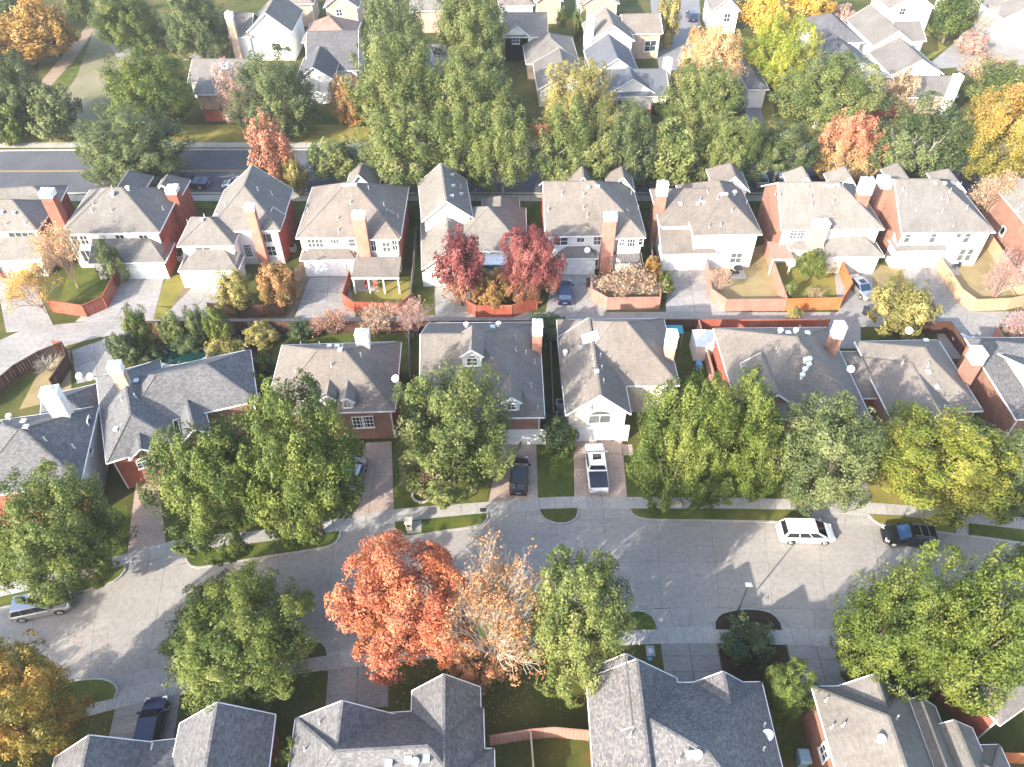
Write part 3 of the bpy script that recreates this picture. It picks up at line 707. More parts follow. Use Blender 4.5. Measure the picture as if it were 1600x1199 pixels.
    def garage(s, B, px, w_=4.9, h_=2.15, mat='gdoor', sd='f', z=0.0):
        p0, n, rz = s.plane(B, sd)
        k, p = 0, None
        lo, hi = 300, 1400
        for _ in range(40):
            mid = (lo+hi)/2; p = hit(px, mid, p0, n)
            if p.z > z: lo = mid
            else: hi = mid
        s.later.append(('gar', Matrix.Translation((p.x, p.y, z)) @ Matrix.Rotation(math.atan2(B.u.y, B.u.x)+rz, 4, 'Z'), (w_, h_, mat)))
    def chimney(s, c, top, w_=1.5, d_=1.0, mat='r', cap='p', capm='trim', rot=0, z0=0.0, flare=0.0, caph=.7):
        """c: world xy of the centre"""
        s.later.append(('chim', Vector((c[0], c[1], 0)), (top, w_, d_, mat, cap, capm, rot, z0, caph)))
    def chimney_px(s, px, py, top, **k): p = W(px, py, top); s.chimney((p.x, p.y), top, **k)
    def chimney_wall(s, B, px, py, off=.5, sd='f', **k):
        p, rz, n = s.onwall(B, sd, px, py); p2 = p+n*off
        # height of the cap where the picture line meets that depth
        q = hit(px, py, p2, n); s.chimney((q.x, q.y), q.z, rot=math.degrees(math.atan2(B.u.y, B.u.x)), **k)
    def pipes(s, pts):
        for px, py in pts: s.later.append(('pipe', (px, py), None))
    def vents(s, pts):
        for px, py in pts: s.later.append(('vent', (px, py), None))
    def turbine(s, px, py): s.later.append(('turb', (px, py), None))
    def dish(s, px, py, z=None): s.later.append(('dish', (px, py, z), None))
    def skylight(s, px, py, w_=1.1, d_=1.6): s.later.append(('sky', (px, py), (w_, d_)))
    def dormer(s, B, px, py, w_=1.5, h_=1.6, depth=3.0, arch=True, rise=.8):
        """px, py: middle of the dormer's front face"""
        z = s.on_roof(px, py+8); s.later.append(('dorm', z, (B, w_, h_, depth, arch, rise)))
    def finish(s):
        base = s.base; root = empty(s.name, base); tag(root, s.label, s.cat, s.group)
        inv = Matrix.Translation(-base)
        def put(mb, nm, mats, parent=root, recalc=True, smooth=None):
            mb.v = [(p[0]-base.x, p[1]-base.y, p[2]-base.z) for p in mb.v]
            return mb.build(nm, mats, parent, smooth, recalc)
        roofo = put(s.roof, 'roof', M[s.roofm]); put(s.fascia, 'fascia', M['trim'])
        for k, mb in s.walls: put(mb, 'wall', M[k], recalc=False)
        for B in s.blocks:
            if B.e < 4 or B.D < 6: continue
            for x in (B.x0+.12, B.x1-.12):
                p0 = B.L(x, B.y0-.05, .1)-base; mb = MB().beam(p0, p0+Vector((0, 0, B.e-.25)), .09, .08); mb.beam(p0+Vector((0, 0, B.e-.25)), B.L(x, .06, B.e-.06)-base, .08, .08); mb.build('downspout', M['trim'], root)
        for typ, a, b_ in s.later:
            if typ == 'win':
                fr, pn = win_meshes(*b_); o = link('window', fr, root, inv @ a); link('pane', pn, o)
            elif typ == 'gar': link('garage_door', gdoor_mesh(*b_), root, inv @ a)
            elif typ == 'chim':
                top, w_, d_, mat, cap, capm, rot, z0, caph = b_; rz = R(rot)
                mb = MB().box((0, 0, (z0+top-caph)/2), (w_, d_, top-caph-z0)); o = mb.build('chimney', M[mat], root, M=Matrix.Translation(a-base) @ Matrix.Rotation(rz, 4, 'Z'))
                mb = MB().box((0, 0, top-caph+.06), (w_+.1, d_+.1, .12)); mb.box((0, 0, top-caph/2+.02), (w_+.04, d_+.04, caph-.16)); mb.box((0, 0, top-.02), (w_+.12, d_+.12, .1))
                mb.build('chimney_cap', M[capm], o)
                mb = MB()
                for k in ((-.22, .22) if w_ > 1.3 else (0,)): mb.tube((k*w_, 0, top+.02), (k*w_, 0, top+.34), .14, .14, 10); mb.lathe((k*w_, 0, top+.36), [(0, .12), (.24, .04), (.24, 0), (0, 0)], 10)
                mb.build('flue', M['metal'], o)
            elif typ in ('pipe', 'vent', 'turb', 'sky'):
                p = s.on_roof(*a)
                if p is None: print('off roof', typ, a); continue
                T = Matrix.Translation(p-base)
                if typ == 'pipe':
                    mb = MB().tube((0, 0, -.1), (0, 0, .55), .06, .06, 8); mb.tube((0, 0, -.05), (0, 0, .1), .14, .07, 8); mb.build('vent_pipe', M['metal'], root, M=T)
                elif typ == 'vent':
                    mb = MB().box((0, 0, .1), (.4, .4, .22)); mb.box((0, -.02, .24), (.5, .52, .06)); mb.build('roof_vent', M['metal'], root, M=T)
                elif typ == 'turb':
                    mb = MB().tube((0, 0, -.1), (0, 0, .3), .17, .17, 12)
                    mb.lathe((0, 0, .3), [(.17, 0), (.27, .08), (.3, .2), (.24, .32), (0, .38)], 14); mb.build('turbine_vent', M['white'], root, smooth=40, M=T)
                else:
                    e = .3
                    nx = (s.roof_z(p+Vector((e, 0, 0)))-s.roof_z(p-Vector((e, 0, 0))))/(2*e); ny = (s.roof_z(p+Vector((0, e, 0)))-s.roof_z(p-Vector((0, e, 0))))/(2*e)
                    q = Vector((-nx, -ny, 1)).to_track_quat('Z', 'Y').to_matrix().to_4x4()
                    mb = MB().box((0, 0, .06), (b_[0]+.12, b_[1]+.12, .16)); o = mb.build('skylight', M['trim'], root, M=T @ q)
                    MB().box((0, 0, .17), (b_[0], b_[1], .08)).build('dome', M['skylight'], o)
            elif typ == 'dish':
                px, py, z = a; p = W(px, py, z) if z else s.on_roof(px, py)
                if p is None: print('off roof dish', a); continue
                mb = MB(); mb.lathe((0, 0, 0), [(0, 0), (.2, .02), (.38, .09), (.4, .1), (.38, .07), (.2, -.01), (0, -.03)], 18)
                dsh = mb.build('satellite_dish', M['white'], root, smooth=50, M=Matrix.Translation(p-base+Vector((0, 0, .75 if not z else 0))) @ Matrix.Rotation(R(-18), 4, 'Y') @ Matrix.Rotation(R(38), 4, 'X'))
                mb = MB().tube((0, 0, 0), (0, .12, -.8), .045, .045, 6); mb.tube((0, -.3, .05), (0, -.1, .45), .015, .015, 5); mb.box((0, -.1, .47), (.08, .08, .1)); mb.build('mast', M['metal'], dsh)
            elif typ == 'dorm':
                if a is None: print('no dormer'); continue
                B, w_, h_, dp, arch, rise = b_; rz = math.atan2(B.u.y, B.u.x)
                T = Matrix.Translation(a-base) @ Matrix.Rotation(rz, 4, 'Z')
                x = w_/2
                mb = MB().add([(-x, 0, -.4), (x, 0, -.4), (x, 0, h_), (0, 0, h_+rise*x), (-x, 0, h_), (-x, dp, -.4), (x, dp, -.4), (x, dp, h_), (0, dp, h_+rise*x), (-x, dp, h_)],
                              [(0, 1, 2, 3, 4), (1, 6, 7, 2), (5, 0, 4, 9)])
                dm = mb.build('dormer', M['w'], root, M=T)
                mb = MB(); o_ = .22; t = .12
                for sg in (-1, 1):
                    q = [(0, -.25, h_+rise*x+t), (sg*(x+o_), -.25, h_-rise*o_+t), (sg*(x+o_), dp, h_-rise*o_+t), (0, dp, h_+rise*x+t)]
                    mb.hexa([(p[0], p[1], p[2]-t) for p in q], q)
                mb.build('dormer_roof', M[s.roofm], dm, recalc=True)
                mb = MB()
                for sg in (-1, 1): mb.beam((0, -.28, h_+rise*x+.03), (sg*(x+o_), -.28, h_-rise*o_+.03), .06, .2)
                mb.build('dormer_trim', M['trim'], dm)
                fr, pn = win_meshes(w_*.55, h_*.6, 2, 2, 'pane', arch)
                mb = MB(); wo = link('dormer_window', fr, dm, Matrix.Translation((0, -.01, h_*.45))); link('dormer_pane', pn, dm, Matrix.Translation((0, -.01, h_*.45)))
        return root
# ------------------------------------------------------------------ trees
def leaf_mesh(name, pos, nrm, size, wide, tint, mat, rng):
    n = len(pos)
    t = rng.normal(size=(n, 3)); t -= nrm*np.sum(t*nrm, 1, keepdims=True); t /= np.linalg.norm(t, axis=1, keepdims=True)+1e-9
    b_ = np.cross(nrm, t)
    l = (size*rng.uniform(.6, 1.35, n))[:, None]
    V = np.empty((n, 4, 3)); V[:, 0] = pos+t*l*.55; V[:, 1] = pos+b_*l*wide*.5; V[:, 2] = pos-t*l*.45; V[:, 3] = pos-b_*l*wide*.5
    me = bpy.data.meshes.new(name); me.vertices.add(n*4); me.vertices.foreach_set('co', V.reshape(-1))
    me.loops.add(n*4); me.polygons.add(n)
    me.loops.foreach_set('vertex_index', np.arange(n*4, dtype=np.int32)); me.polygons.foreach_set('loop_start', np.arange(0, n*4, 4, dtype=np.int32))
    at = me.color_attributes.new("tint", 'FLOAT_COLOR', 'POINT')
    col = np.ones((n, 4, 4)); col[:, :, :3] = tint[:, None, :]; at.data.foreach_set('color', col.reshape(-1))
    if mat: me.materials.append(mat)
    me.update(calc_edges=True); return me
def crown_points(seed, K, n, tuft=(.2, .34), elong=1.5, up=.5, fill=.1, zmin=-.6, lump=.16, taper=0.0):
    """leaf positions, normals and tints of a crown in the unit ball: tufts of leaves round the outside, some leaves within"""
    rng = np.random.default_rng(seed)
    i = np.arange(K)+.5; zz = 1-(1-zmin)*i/K; ph = i*2.39996+rng.uniform(0, .8, K)
    d = np.stack([np.sqrt(np.maximum(0, 1-zz**2))*np.cos(ph), np.sqrt(np.maximum(0, 1-zz**2))*np.sin(ph), zz], 1)
    d += rng.normal(scale=.16, size=d.shape); d /= np.linalg.norm(d, axis=1, keepdims=True)
    f = rng.normal(size=(4, 3)); w_ = 1+lump*sum(np.sin(2.3*d@f[k]+k*1.7) for k in range(4))/1.6
    rad = np.where(rng.random(K) < .25, rng.uniform(.4, .6, K), rng.uniform(.6, .88, K))*w_
    c = d*rad[:, None]
    if taper: c[:, :2] *= (1-taper*np.clip((c[:, 2:]+.2), -.3, 1))
    r = rng.uniform(*tuft, K)
    ax = d+np.array([0, 0, up]); ax /= np.linalg.norm(ax, axis=1, keepdims=True)
    kt = rng.random(K)
    m = int(n*(1-fill)); pk = rng.choice(K, m, p=r**2/np.sum(r**2))
    p = rng.normal(size=(m, 3)); p /= np.linalg.norm(p, axis=1, keepdims=True)
    dot = np.sum(p*ax[pk], 1); flip = dot < -.35; p[flip] *= -1; dot = np.sum(p*ax[pk], 1)
    rr = rng.uniform(.3, 1.08, m)**.5
    # sub-clumps: leaves gather round a few shoots of the tuft
    sh = rng.normal(scale=.42, size=(K*9, 3)); q = p*rr[:, None]*.6+sh[pk*9+rng.integers(0, 9, m)]
    dq = np.sum(q*ax[pk], 1)
    pos = c[pk]+r[pk][:, None]*(q+(elong-1)*dq[:, None]*ax[pk])
    nr = p*.75+d[pk]*.35+rng.normal(scale=.36, size=(m, 3))+np.array([0, 0, .2]); nr /= np.linalg.norm(nr, axis=1, keepdims=True)
    k2 = n-m; pf = rng.normal(size=(k2, 3)); pf /= np.linalg.norm(pf, axis=1, keepdims=True); pf *= (rng.random(k2)**.5*.62)[:, None]; pf[:, 2] = np.maximum(pf[:, 2], zmin*.8)
    nf = rng.normal(size=(k2, 3)); nf /= np.linalg.norm(nf, axis=1, keepdims=True)
    P = np.concatenate([pos, pf]); Nn = np.concatenate([nr, nf])
    h = np.linalg.norm(P[:, :2], axis=1); s_ = np.percentile(h, 98.5)
    z0, z1 = np.percentile(P[:, 2], 1), np.percentile(P[:, 2], 99)
    P[:, :2] /= s_; P[:, 2] = (P[:, 2]-(z0+z1)/2)/((z1-z0)/2)
    rr_ = np.sqrt((P**2).sum(1)); k_ = np.where(rr_ > 1.02, (1.02+.35*(rr_-1.02))/rr_, 1); P *= k_[:, None]
    tint = np.stack([rng.random(len(P)), np.concatenate([np.clip(kt[pk]+rng.normal(scale=.12, size=m), 0, 1), rng.random(k2)]), np.clip(P[:, 2]*.5+.5+rng.normal(scale=.07, size=len(P)), 0, 1)], 1)
    return P, Nn, tint, rng, c
def twig_crown(seed, nb=9, depth=4, spread=.5, n3=4, upward=.6):
    """fine bare branching in the unit ball (z -1..1), rising from its base; returns mesh data and tips"""
    rnd = random.Random(seed); mb = MB(); tips = []
    def grow(p, d, L, r, k):
        q = p+d*L
        mb.tube(p, q, r, r*.62, 3, cap=False)
        if k == 0: tips.append(q); return
        for _ in range(n3 if k > 1 else 3):
            a = Vector((rnd.gauss(0, 1), rnd.gauss(0, 1), rnd.gauss(0, .7)+.25)).normalized()
            grow(p.lerp(q, rnd.uniform(.55, 1)), (d+a*spread*1.15).normalized(), L*rnd.uniform(.58, .78), r*.58, k-1)
    for i in range(nb):
        a = 6.283*i/nb+rnd.uniform(-.3, .3); o = rnd.uniform(.25, .8)
        d = Vector((math.cos(a)*o, math.sin(a)*o, upward+rnd.uniform(0, .5))).normalized()
        grow(Vector((0, 0, -1)), d, rnd.uniform(.62, .85), .024, depth)
    V = np.array(mb.v); h = np.linalg.norm(V[:, :2], axis=1); s_ = np.percentile(h, 98); z1 = np.percentile(V[:, 2], 99)
    sc = lambda p: (p[0]/s_, p[1]/s_, -1+(p[2]+1)*2/(z1+1))
    mb.v = [sc(p) for p in mb.v]
    return mb, [sc(t) for t in tips]
_cr = {}
# shape: (tufts, leaves, leaf size, leaf width, tuft radius, elongation, upward pull, inner leaves)
SH = {'dense': (100, 56000, .037, .62, (.11, .19), 1.6, .45, .10, -.55, .15, 0),
      'broad': (125, 70000, .033, .62, (.095, .17), 1.6, .4, .10, -.5, .2, 0),
      'lobed': (80, 56000, .0355, .66, (.13, .23), 1.3, .25, .08, -.65, .16, 0),
      'spiky': (115, 46000, .0375, .58, (.10, .17), 1.75, .55, .10, -.5, .15, 0),
      'small': (46, 12000, .074, .62, (.16, .28), 1.5, .45, .12, -.6, .14, 0),
      'vase': (80, 34000, .045, .58, (.12, .2), 1.7, .9, .08, -.4, .12, -.15),
      'cone': (60, 11000, .075, .52, (.13, .22), 1.7, -.1, .12, -.9, .08, .75),
      'far': (44, 12000, .074, .65, (.16, .28), 1.5, .5, .12, -.55, .14, 0),
      'shrub': (26, 5000, .105, .6, (.22, .36), 1.35, .4, .12, -.5, .14, 0),
      'thin': (60, 6500, .06, .55, (.13, .24), 1.5, .6, .05, -.6, .2, 0)}
def crown_mesh(shape, mat, var):
    k = (shape, var)
    if k not in _cr:
        a = SH[shape]; P, Nn, tint, rng, _ = crown_points(sum(map(ord, shape)) % 97+31*var+len(shape)*101, a[0], a[1], a[4], a[5], a[6], a[7], a[8], a[9], a[10])
        _cr[k] = leaf_mesh('crown', P, Nn, a[2], a[3], tint, M['oak'], rng)
    return _cr[k]
_tw = {}
def twig_mesh(mat, var, depth=4, **kw):
    k = (mat, var, depth)
    if k not in _tw:
        mb, tips = twig_crown(50+var, depth=depth, **kw); _tw[k] = (mb.mesh('branches', M[mat]), tips)
    return _tw[k]
ntree = 0
def fit(box, clear, rzlim=(.5, 1.7)):
    x0, y0, x1, y1 = box; cx, cy = (x0+x1)/2, (y0+y1)/2; v = (cy-599.5)/F; e = R(45)+math.atan(v)
    rz = 2.0
    for _ in range(14):
        zc = clear+rz; p = W(cx, cy, zc); s_ = F*math.sqrt(2)/(p.y+CH-zc); rx = (x1-x0)/2/s_; hh = (y1-y0)/2/s_
        r2 = (hh*hh-(rx*math.sin(e))**2)/math.cos(e)**2; rz = min(max(math.sqrt(max(r2, .01)), rzlim[0]*rx), rzlim[1]*rx)
    zc = clear+rz; return W(cx, cy, zc), (x1-x0)/2/(F*math.sqrt(2)/(W(cx, cy, zc).y+CH-zc)), rz
def tree(label, box, mat='oak', shape='dense', clear=1.8, group='trees of the neighbourhood', bark='bark', name=None, cat='tree', limbs=7, lean=0, trunk_r=None, rzlim=(.5, 1.7), extra=None):
    """box: the crown's outline in the photograph; clear: metres of clear trunk below the crown"""
    global ntree; ntree += 1
    rnd = random.Random(ntree*17)
    p, rx, rz = fit(box, clear, rzlim); zc = p.z
    root = empty(name or {'cone': 'conifer', 'shrub': 'shrub'}.get(shape, 'tree'), (p.x, p.y, 0)); tag(root, label, cat, group)
    nv = {'dense': 4, 'broad': 3, 'far': 4, 'small': 3, 'lobed': 3, 'shrub': 4}.get(shape, 2)
    o = link('crown', crown_mesh(shape, mat, ntree % nv), root)
    if mat != 'oak': o.material_slots[0].link = 'OBJECT'; o.material_slots[0].material = M[mat]
    rx *= 1.04; rz *= 1.04
    o.location = (0, 0, zc); o.scale = (rx, rx*rnd.uniform(.94, 1.06), rz); o.rotation_euler = (0, 0, rnd.uniform(0, 6.28))
    if shape != 'shrub' or clear > .3:
        r = trunk_r or max(.09, rx*.05); mb = MB(); base = Vector((lean, -lean*.3, -.05)); fork = Vector((0, 0, max(.4, clear*.8)))
        mb.tube(base, fork, r*1.25, r, 8)
        for i in range(limbs):
            a = 6.283*i/limbs+rnd.uniform(-.35, .35); el = rnd.uniform(.15, 1.0)
            e = Vector((math.cos(a)*rx*.62*math.cos(el), math.sin(a)*rx*.62*math.cos(el), zc-rz*.25+rz*.8*math.sin(el)))
            m = fork.lerp(e, .5)+Vector((0, 0, -rz*.06)); m.x += rnd.uniform(-.2, .2)
            mb.tube(fork, m, r*.6, r*.4, 6, cap=False); mb.tube(m, e, r*.4, r*.12, 5, cap=False)
            for _ in range(2):
                e2 = m.lerp(e, rnd.uniform(.2, .7)); f = e2+Vector((rnd.uniform(-1, 1)*rx*.25, rnd.uniform(-1, 1)*rx*.25, rz*rnd.uniform(.1, .4))); mb.tube(e2, f, r*.22, r*.06, 4, cap=False)
        mb.build('trunk', M[bark], root, smooth=60)
    return root
def bare_tree(label, box, mat='twig', clear=.5, group='leafless trees and shrubs', depth=4, leaves=None, nleaf=900, name='bare_tree', cat='tree', nb=9, leafsize=.1, region=None):
    global ntree; ntree += 1
    rnd = random.Random(ntree*13); p, rx, rz = fit(box, clear); zc = p.z
    root = empty(name, (p.x, p.y, 0)); tag(root, label, cat, group)
    me, tips = twig_mesh(mat, ntree % 3, depth, nb=nb)
    Tm = Matrix.Translation((0, 0, zc)) @ Matrix.Rotation(rnd.uniform(0, 6.28), 4, 'Z') @ Matrix.Diagonal((rx, rx, rz, 1))
    link('branches', me, root, Tm)
    if clear > .2: MB().tube((0, 0, -.05), (0, 0, zc-rz+.05), .1, .08, 7).build('trunk', M[mat], root)
    if leaves:
        rng = np.random.default_rng(ntree); T = np.array([Tm @ Vector(t) for t in tips])
        if region: T = np.array([t for t in T if region(t/ (rx, rx, 1))])
        k = rng.integers(0, len(T), nleaf); P = T[k]+rng.normal(scale=.16*rx/3, size=(nleaf, 3))
        nn = rng.normal(size=(nleaf, 3))+np.array([0, 0, .5]); nn /= np.linalg.norm(nn, axis=1, keepdims=True)
        tint = np.stack([rng.random(nleaf), np.clip(np.sin(k*.7)*.5+.5, 0, 1), np.clip((P[:, 2]-zc)/rz*.5+.5, 0, 1)], 1)
        link('leaves', leaf_mesh('leaves', P, nn, leafsize*rx/1.5, .65, tint, M[leaves], rng), root)
    return root

# ------------------------------------------------------------------ vehicles
def lerp(a, b_, t): return a+(b_-a)*t
CARS = {   # length, width, height, belt height, hood height, profile: x as share of length from the rear
    'suv':   dict(L=4.75, Wd=1.88, H=1.72, belt=1.02, hood=.98, cab=(.03, .74), top=(.10, .54), tail=.98, bottom=.28, wr=.36),
    'van':   dict(L=4.95, Wd=1.95, H=1.76, belt=1.02, hood=.95, cab=(.02, .84), top=(.10, .62), tail=.98, bottom=.22, wr=.34),
    'sedan': dict(L=4.7, Wd=1.8, H=1.45, belt=.93, hood=.88, cab=(.13, .76), top=(.29, .56), tail=.93, bottom=.22, wr=.32),
    'wagon': dict(L=4.5, Wd=1.82, H=1.6, belt=.98, hood=.93, cab=(.03, .76), top=(.12, .56), tail=.96, bottom=.25, wr=.34),
    'pickup': dict(L=5.9, Wd=2.0, H=1.9, belt=1.2, hood=1.18, cab=(.37, .79), top=(.405, .65), tail=1.12, bottom=.36, wr=.4)}
def ring(x, w_, zb, zt, r=.09):
    return [(x, -w_*.93, zb), (x, -w_, zb+.16), (x, -w_, zt-.26), (x, -w_*.985, zt-r), (x, -w_*.9, zt), (x, w_*.9, zt), (x, w_*.985, zt-r), (x, w_, zt-.26), (x, w_, zb+.16), (x, w_*.93, zb)]
def car(label, cat, px, py, heading, kind, body, glass='glass', group='vehicles parked in the neighbourhood', name='parked_car', cover=None, roofbars=False, sunroof=False, scale=1.0, roofmat=None):
    """px, py: middle of the footprint on the ground; heading: degrees, 0 = nose to +X"""
    p = W(px, py, .045); s = CARS[kind]; L, w_, H = s['L'], s['Wd']/2, s['H']; root = empty(name, p, R(heading)); tag(root, label, cat, group); root.scale = (scale,)*3
    X = lambda t: -L/2+L*t
    mb = MB(); zb = s['bottom']
    st = [(0, .86, zb+.16, s['tail']-.12), (.015, .94, zb+.04, s['tail']-.02), (.06, .985, zb, s['tail']), (.2, 1, zb, s['belt']), (.5, 1, zb, s['belt']), (s['cab'][1]-.05, 1, zb, s['belt']), (s['cab'][1]+.03, .985, zb, s['hood']+.02), (.9, .95, zb, s['hood']-.06), (.965, .86, zb+.05, s['hood']-.17), (1, .7, zb+.14, s['hood']-.3)]
    if kind == 'pickup': st[3] = (.2, 1, zb, 1.14); st.insert(4, (s['cab'][0]-.01, 1, zb, 1.15)); st.insert(5, (s['cab'][0]+.01, 1, zb, s['belt']))
    rs = [ring(X(t), w_*k, a, b_) for t, k, a, b_ in st]; V = [q for r in rs for q in r]; n = 10; fs = []
    for i in range(len(rs)-1):
        for j in range(n): fs.append((i*n+j, (i+1)*n+j, (i+1)*n+(j+1) % n, i*n+(j+1) % n))
    fs += [tuple(range(n)), tuple(reversed(range((len(rs)-1)*n, len(rs)*n)))]
    mb.add(V, fs)
    bd = mb.build('body', M[body], root, smooth=38, recalc=True)
    # cabin
    b0, b1 = X(s['cab'][0]), X(s['cab'][1]); t0, t1 = X(s['top'][0]), X(s['top'][1]); wb, wt = w_*.94, w_*.8; zb2, zt2 = s['belt']-.02, H-.06
    Lp = lambda e, sd, f: Vector((lerp((b0, b1)[e], (t0, t1)[e], f), sd*lerp(wb, wt, f), lerp(zb2, zt2, f)))
    mb = MB().hexa([Lp(0, -1, 0), Lp(1, -1, 0), Lp(1, 1, 0), Lp(0, 1, 0)], [Lp(0, -1, 1), Lp(1, -1, 1), Lp(1, 1, 1), Lp(0, 1, 1)]); mb.build('cabin', M[body], root)
    m = roofmat or body
    rb = [(t0-.05, -wt-.02), (t0+.12, -wt-.03), (t1-.12, -wt-.03), (t1+.05, -wt+.03), (t1+.05, wt-.03), (t1-.12, wt+.03), (t0+.12, wt+.03), (t0-.05, wt+.02)]
    V0 = [(x, y, zt2-.03) for x, y in rb]; V1 = [(x*.985+.015*(t0+t1)/2, y*.93, zt2+.045) for x, y in rb]; V2 = [(lerp((t0+t1)/2, x, .8), y*.6, H) for x, y in rb]
    mb = MB(); mb.add(V0+V1+V2, [tuple(reversed(range(8))), tuple(range(16, 24))]+[(k*8+i, k*8+(i+1) % 8, k*8+8+(i+1) % 8, k*8+8+i) for k in range(2) for i in range(8)])
    rf = mb.build('roof', M[m], root, smooth=45, recalc=True)
    if roofbars:
        mb = MB()
        for sd in (-1, 1): mb.beam((t0+.15, sd*wt*.82, H+.05), (t1-.2, sd*wt*.82, H+.05), .05, .04)
        for k in (.3, .62): mb.beam((lerp(t0, t1, k), -wt*.82, H+.06), (lerp(t0, t1, k), wt*.82, H+.06), .07, .04)
        mb.build('roof_rack', M['rim'], rf)
    if sunroof: MB().box((lerp(t0, t1, .68), 0, H+.005), (.75, wt*1.05, .03)).build('sunroof', M['glass'], rf)
    def pane(nm, q, d=.014, gl=None):
        q = [Vector(a) for a in q]; nrm = (q[1]-q[0]).cross(q[3]-q[0]).normalized(); ctr = Vector(((b0+b1)/2, 0, zb2))
        if nrm.dot(q[0]-ctr) < 0: nrm = -nrm
        MB().hexa([a-nrm*.01 for a in q], [a+nrm*d for a in q]).build(nm, M[gl or 'glass'], root, recalc=True)
    I = lambda e, sd, f, k: Vector((Lp(e, sd, f).x, Lp(e, sd, f).y*k, Lp(e, sd, f).z))
    pane('windscreen', [I(1, -1, .06, .9), I(1, 1, .06, .9), I(1, 1, .93, .86), I(1, -1, .93, .86)], gl=glass)
    pane('rear_window', [I(0, -1, .2, .88), I(0, 1, .2, .88), I(0, 1, .9, .82), I(0, -1, .9, .82)], gl=glass if kind in ('sedan', 'wagon') else None)
    cuts = {'suv': (.03, .3, .64, .95), 'van': (.03, .36, .66, .95), 'wagon': (.03, .3, .62, .95), 'sedan': (.06, .48, .94), 'pickup': (.05, .46, .94)}[kind]
    for sd in (-1, 1):
        for a, b_ in zip(cuts, cuts[1:]):
            def sp(t, f): return Vector((lerp(Lp(0, sd, f).x, Lp(1, sd, f).x, t), Lp(0, sd, f).y, Lp(0, sd, f).z))
            pane('side_window', [sp(a+.012, .1), sp(b_-.012, .1), sp(b_-.012, .88), sp(a+.012, .88)])
        # door seams and handles
        mb = MB()
        for t in cuts[:-1]+((cuts[-1]+.05),):
            x = lerp(b0, b1, min(1, t)); mb.box((x, sd*w_*1.0, (zb+s['belt'])/2+.05), (.018, .012, s['belt']-zb-.3))
        mb.build('door_seam', M['plastic'], bd)
        mb = MB()
        for a, b_ in list(zip(cuts, cuts[1:]))[-2:]: mb.box((lerp(b0, b1, a)+.22, sd*(w_+.012), s['belt']-.16), (.2, .03, .04))
        mb.build('door_handle', M[body], bd)
        MB().box((lerp(b0, b1, .93), sd*(w_+.1), s['belt']+.04), (.16, .22, .15)).build('mirror', M[body], root)
        for x, nm in ((X(.19), 'wheel'), (X(.81), 'wheel')):
            r = s['wr']; mb = MB().tube((0, -.11, 0), (0, .11, 0), r, r, 20); wh = mb.build('wheel', M['tyre'], root, smooth=40, M=Matrix.Translation((x, sd*(w_-.1), r)))
            mb = MB().tube((0, sd*.1, 0), (0, sd*.125, 0), r*.66, r*.6, 14)
            for k in range(5):
                a = 6.283*k/5; mb.beam((0, sd*.13, 0), (math.cos(a)*r*.6, sd*.13, math.sin(a)*r*.6), .06, .03)
            mb.build('rim', M['rim'], wh)
            n_ = 10; A = [(x+math.cos(math.pi*i/n_)*(r+.06), sd*(w_+.004), r+math.sin(math.pi*i/n_)*(r+.06)) for i in range(n_+1)]
            mb = MB().hexa([(p_[0], p_[1]-.03*sd, p_[2]) for p_ in A], A); mb.build('wheel_arch', M['plastic'], bd, recalc=True)
        MB().box((X(.945), sd*w_*.72, s['hood']-.22), (.36, .34, .13), rz=-sd*.35).build('headlight', M['lamp_clear'], root)
        MB().box((X(.012), sd*w_*.8, s['tail']-.2), (.09, .2, .3)).build('taillight', M['lamp_red'], root)
    MB().box((X(-.002), 0, zb+.36), (.03, .5, .13)).build('number_plate', M['v_silver'], root)
    MB().box((X(.985), 0, s['hood']-.36), (.1, w_*1.0, .16)).build('grille', M['plastic'], root)
    mb = MB(); mb.box((X(.0), 0, zb+.16), (.12, w_*1.75, .2)); mb.box((X(.985), 0, zb+.18), (.14, w_*1.45, .2)); mb.build('bumper', M['rim' if kind == 'pickup' else body], root)
    if cover: MB().box((X(.03)+(X(s['cab'][0]-.02)-X(.03))/2, 0, 1.19), (X(s['cab'][0]-.02)-X(.03), w_*1.72, .07)).build('bed_cover', M[cover], root)
    return root
# ------------------------------------------------------------------ houses: back row (two storeys, rear walls to the camera)
G1, G2, G3, G4 = 'two storey houses along the back road', 'houses along the main street', 'houses at the near side of the street', 'houses beyond the back road'
h = House("two storey house with white faced chimney on a red side wall, far left", 'roof_grey', G1)
b = h.block((-75, 364), (58, 361), 7, 5.3, 'hip', .7, 'wrrr'); h.win(b, 35, 368, 3.3, 1.0, 4, 1); h.block((-80, 340), (88, 327), 6, 5.3, 'hip', .62, 'wrrr')
g = h.block((-70, 409), (64, 406), 3.2, 2.8, 'lh', .5, 'wwrw'); h.garage(g, -10); h.win(b, -5, 372, 1.1, 1.3)
h.chimney_px(72, 298, 9.6, w_=1.5, d_=1.3, mat='r', cap='p', caph=.7); h.vents([(4, 333), (23, 334)]); h.pipes([(11, 352), (40, 350)]); h.finish()
h = House("two storey house with broad hipped grey roof and small spruce before its white rear wall", 'roof_grey', G1)
b = h.block((94, 366), (249, 363), 10.5, 5.4, 'hip', .63); h.block((165, 318), (212, 318), 7, 5.4, 'y-h', 1.0, 'wrrr'); h.block((236, 308), (282, 308), 4.5, 5.4, 'y-h', .95, 'wrrr')
for x in (118, 132): h.win(b, x, 375, .95, 1.35)
h.win(b, 189, 374, 1.1, 1.4); h.win(b, 226, 374, 1.2, 1.4); h.win(b, 140, 400, 1.8, 1.9, 3, 1); h.win(b, 283, 350, .9, 1.5, 1, 2, 'pane', 'r')
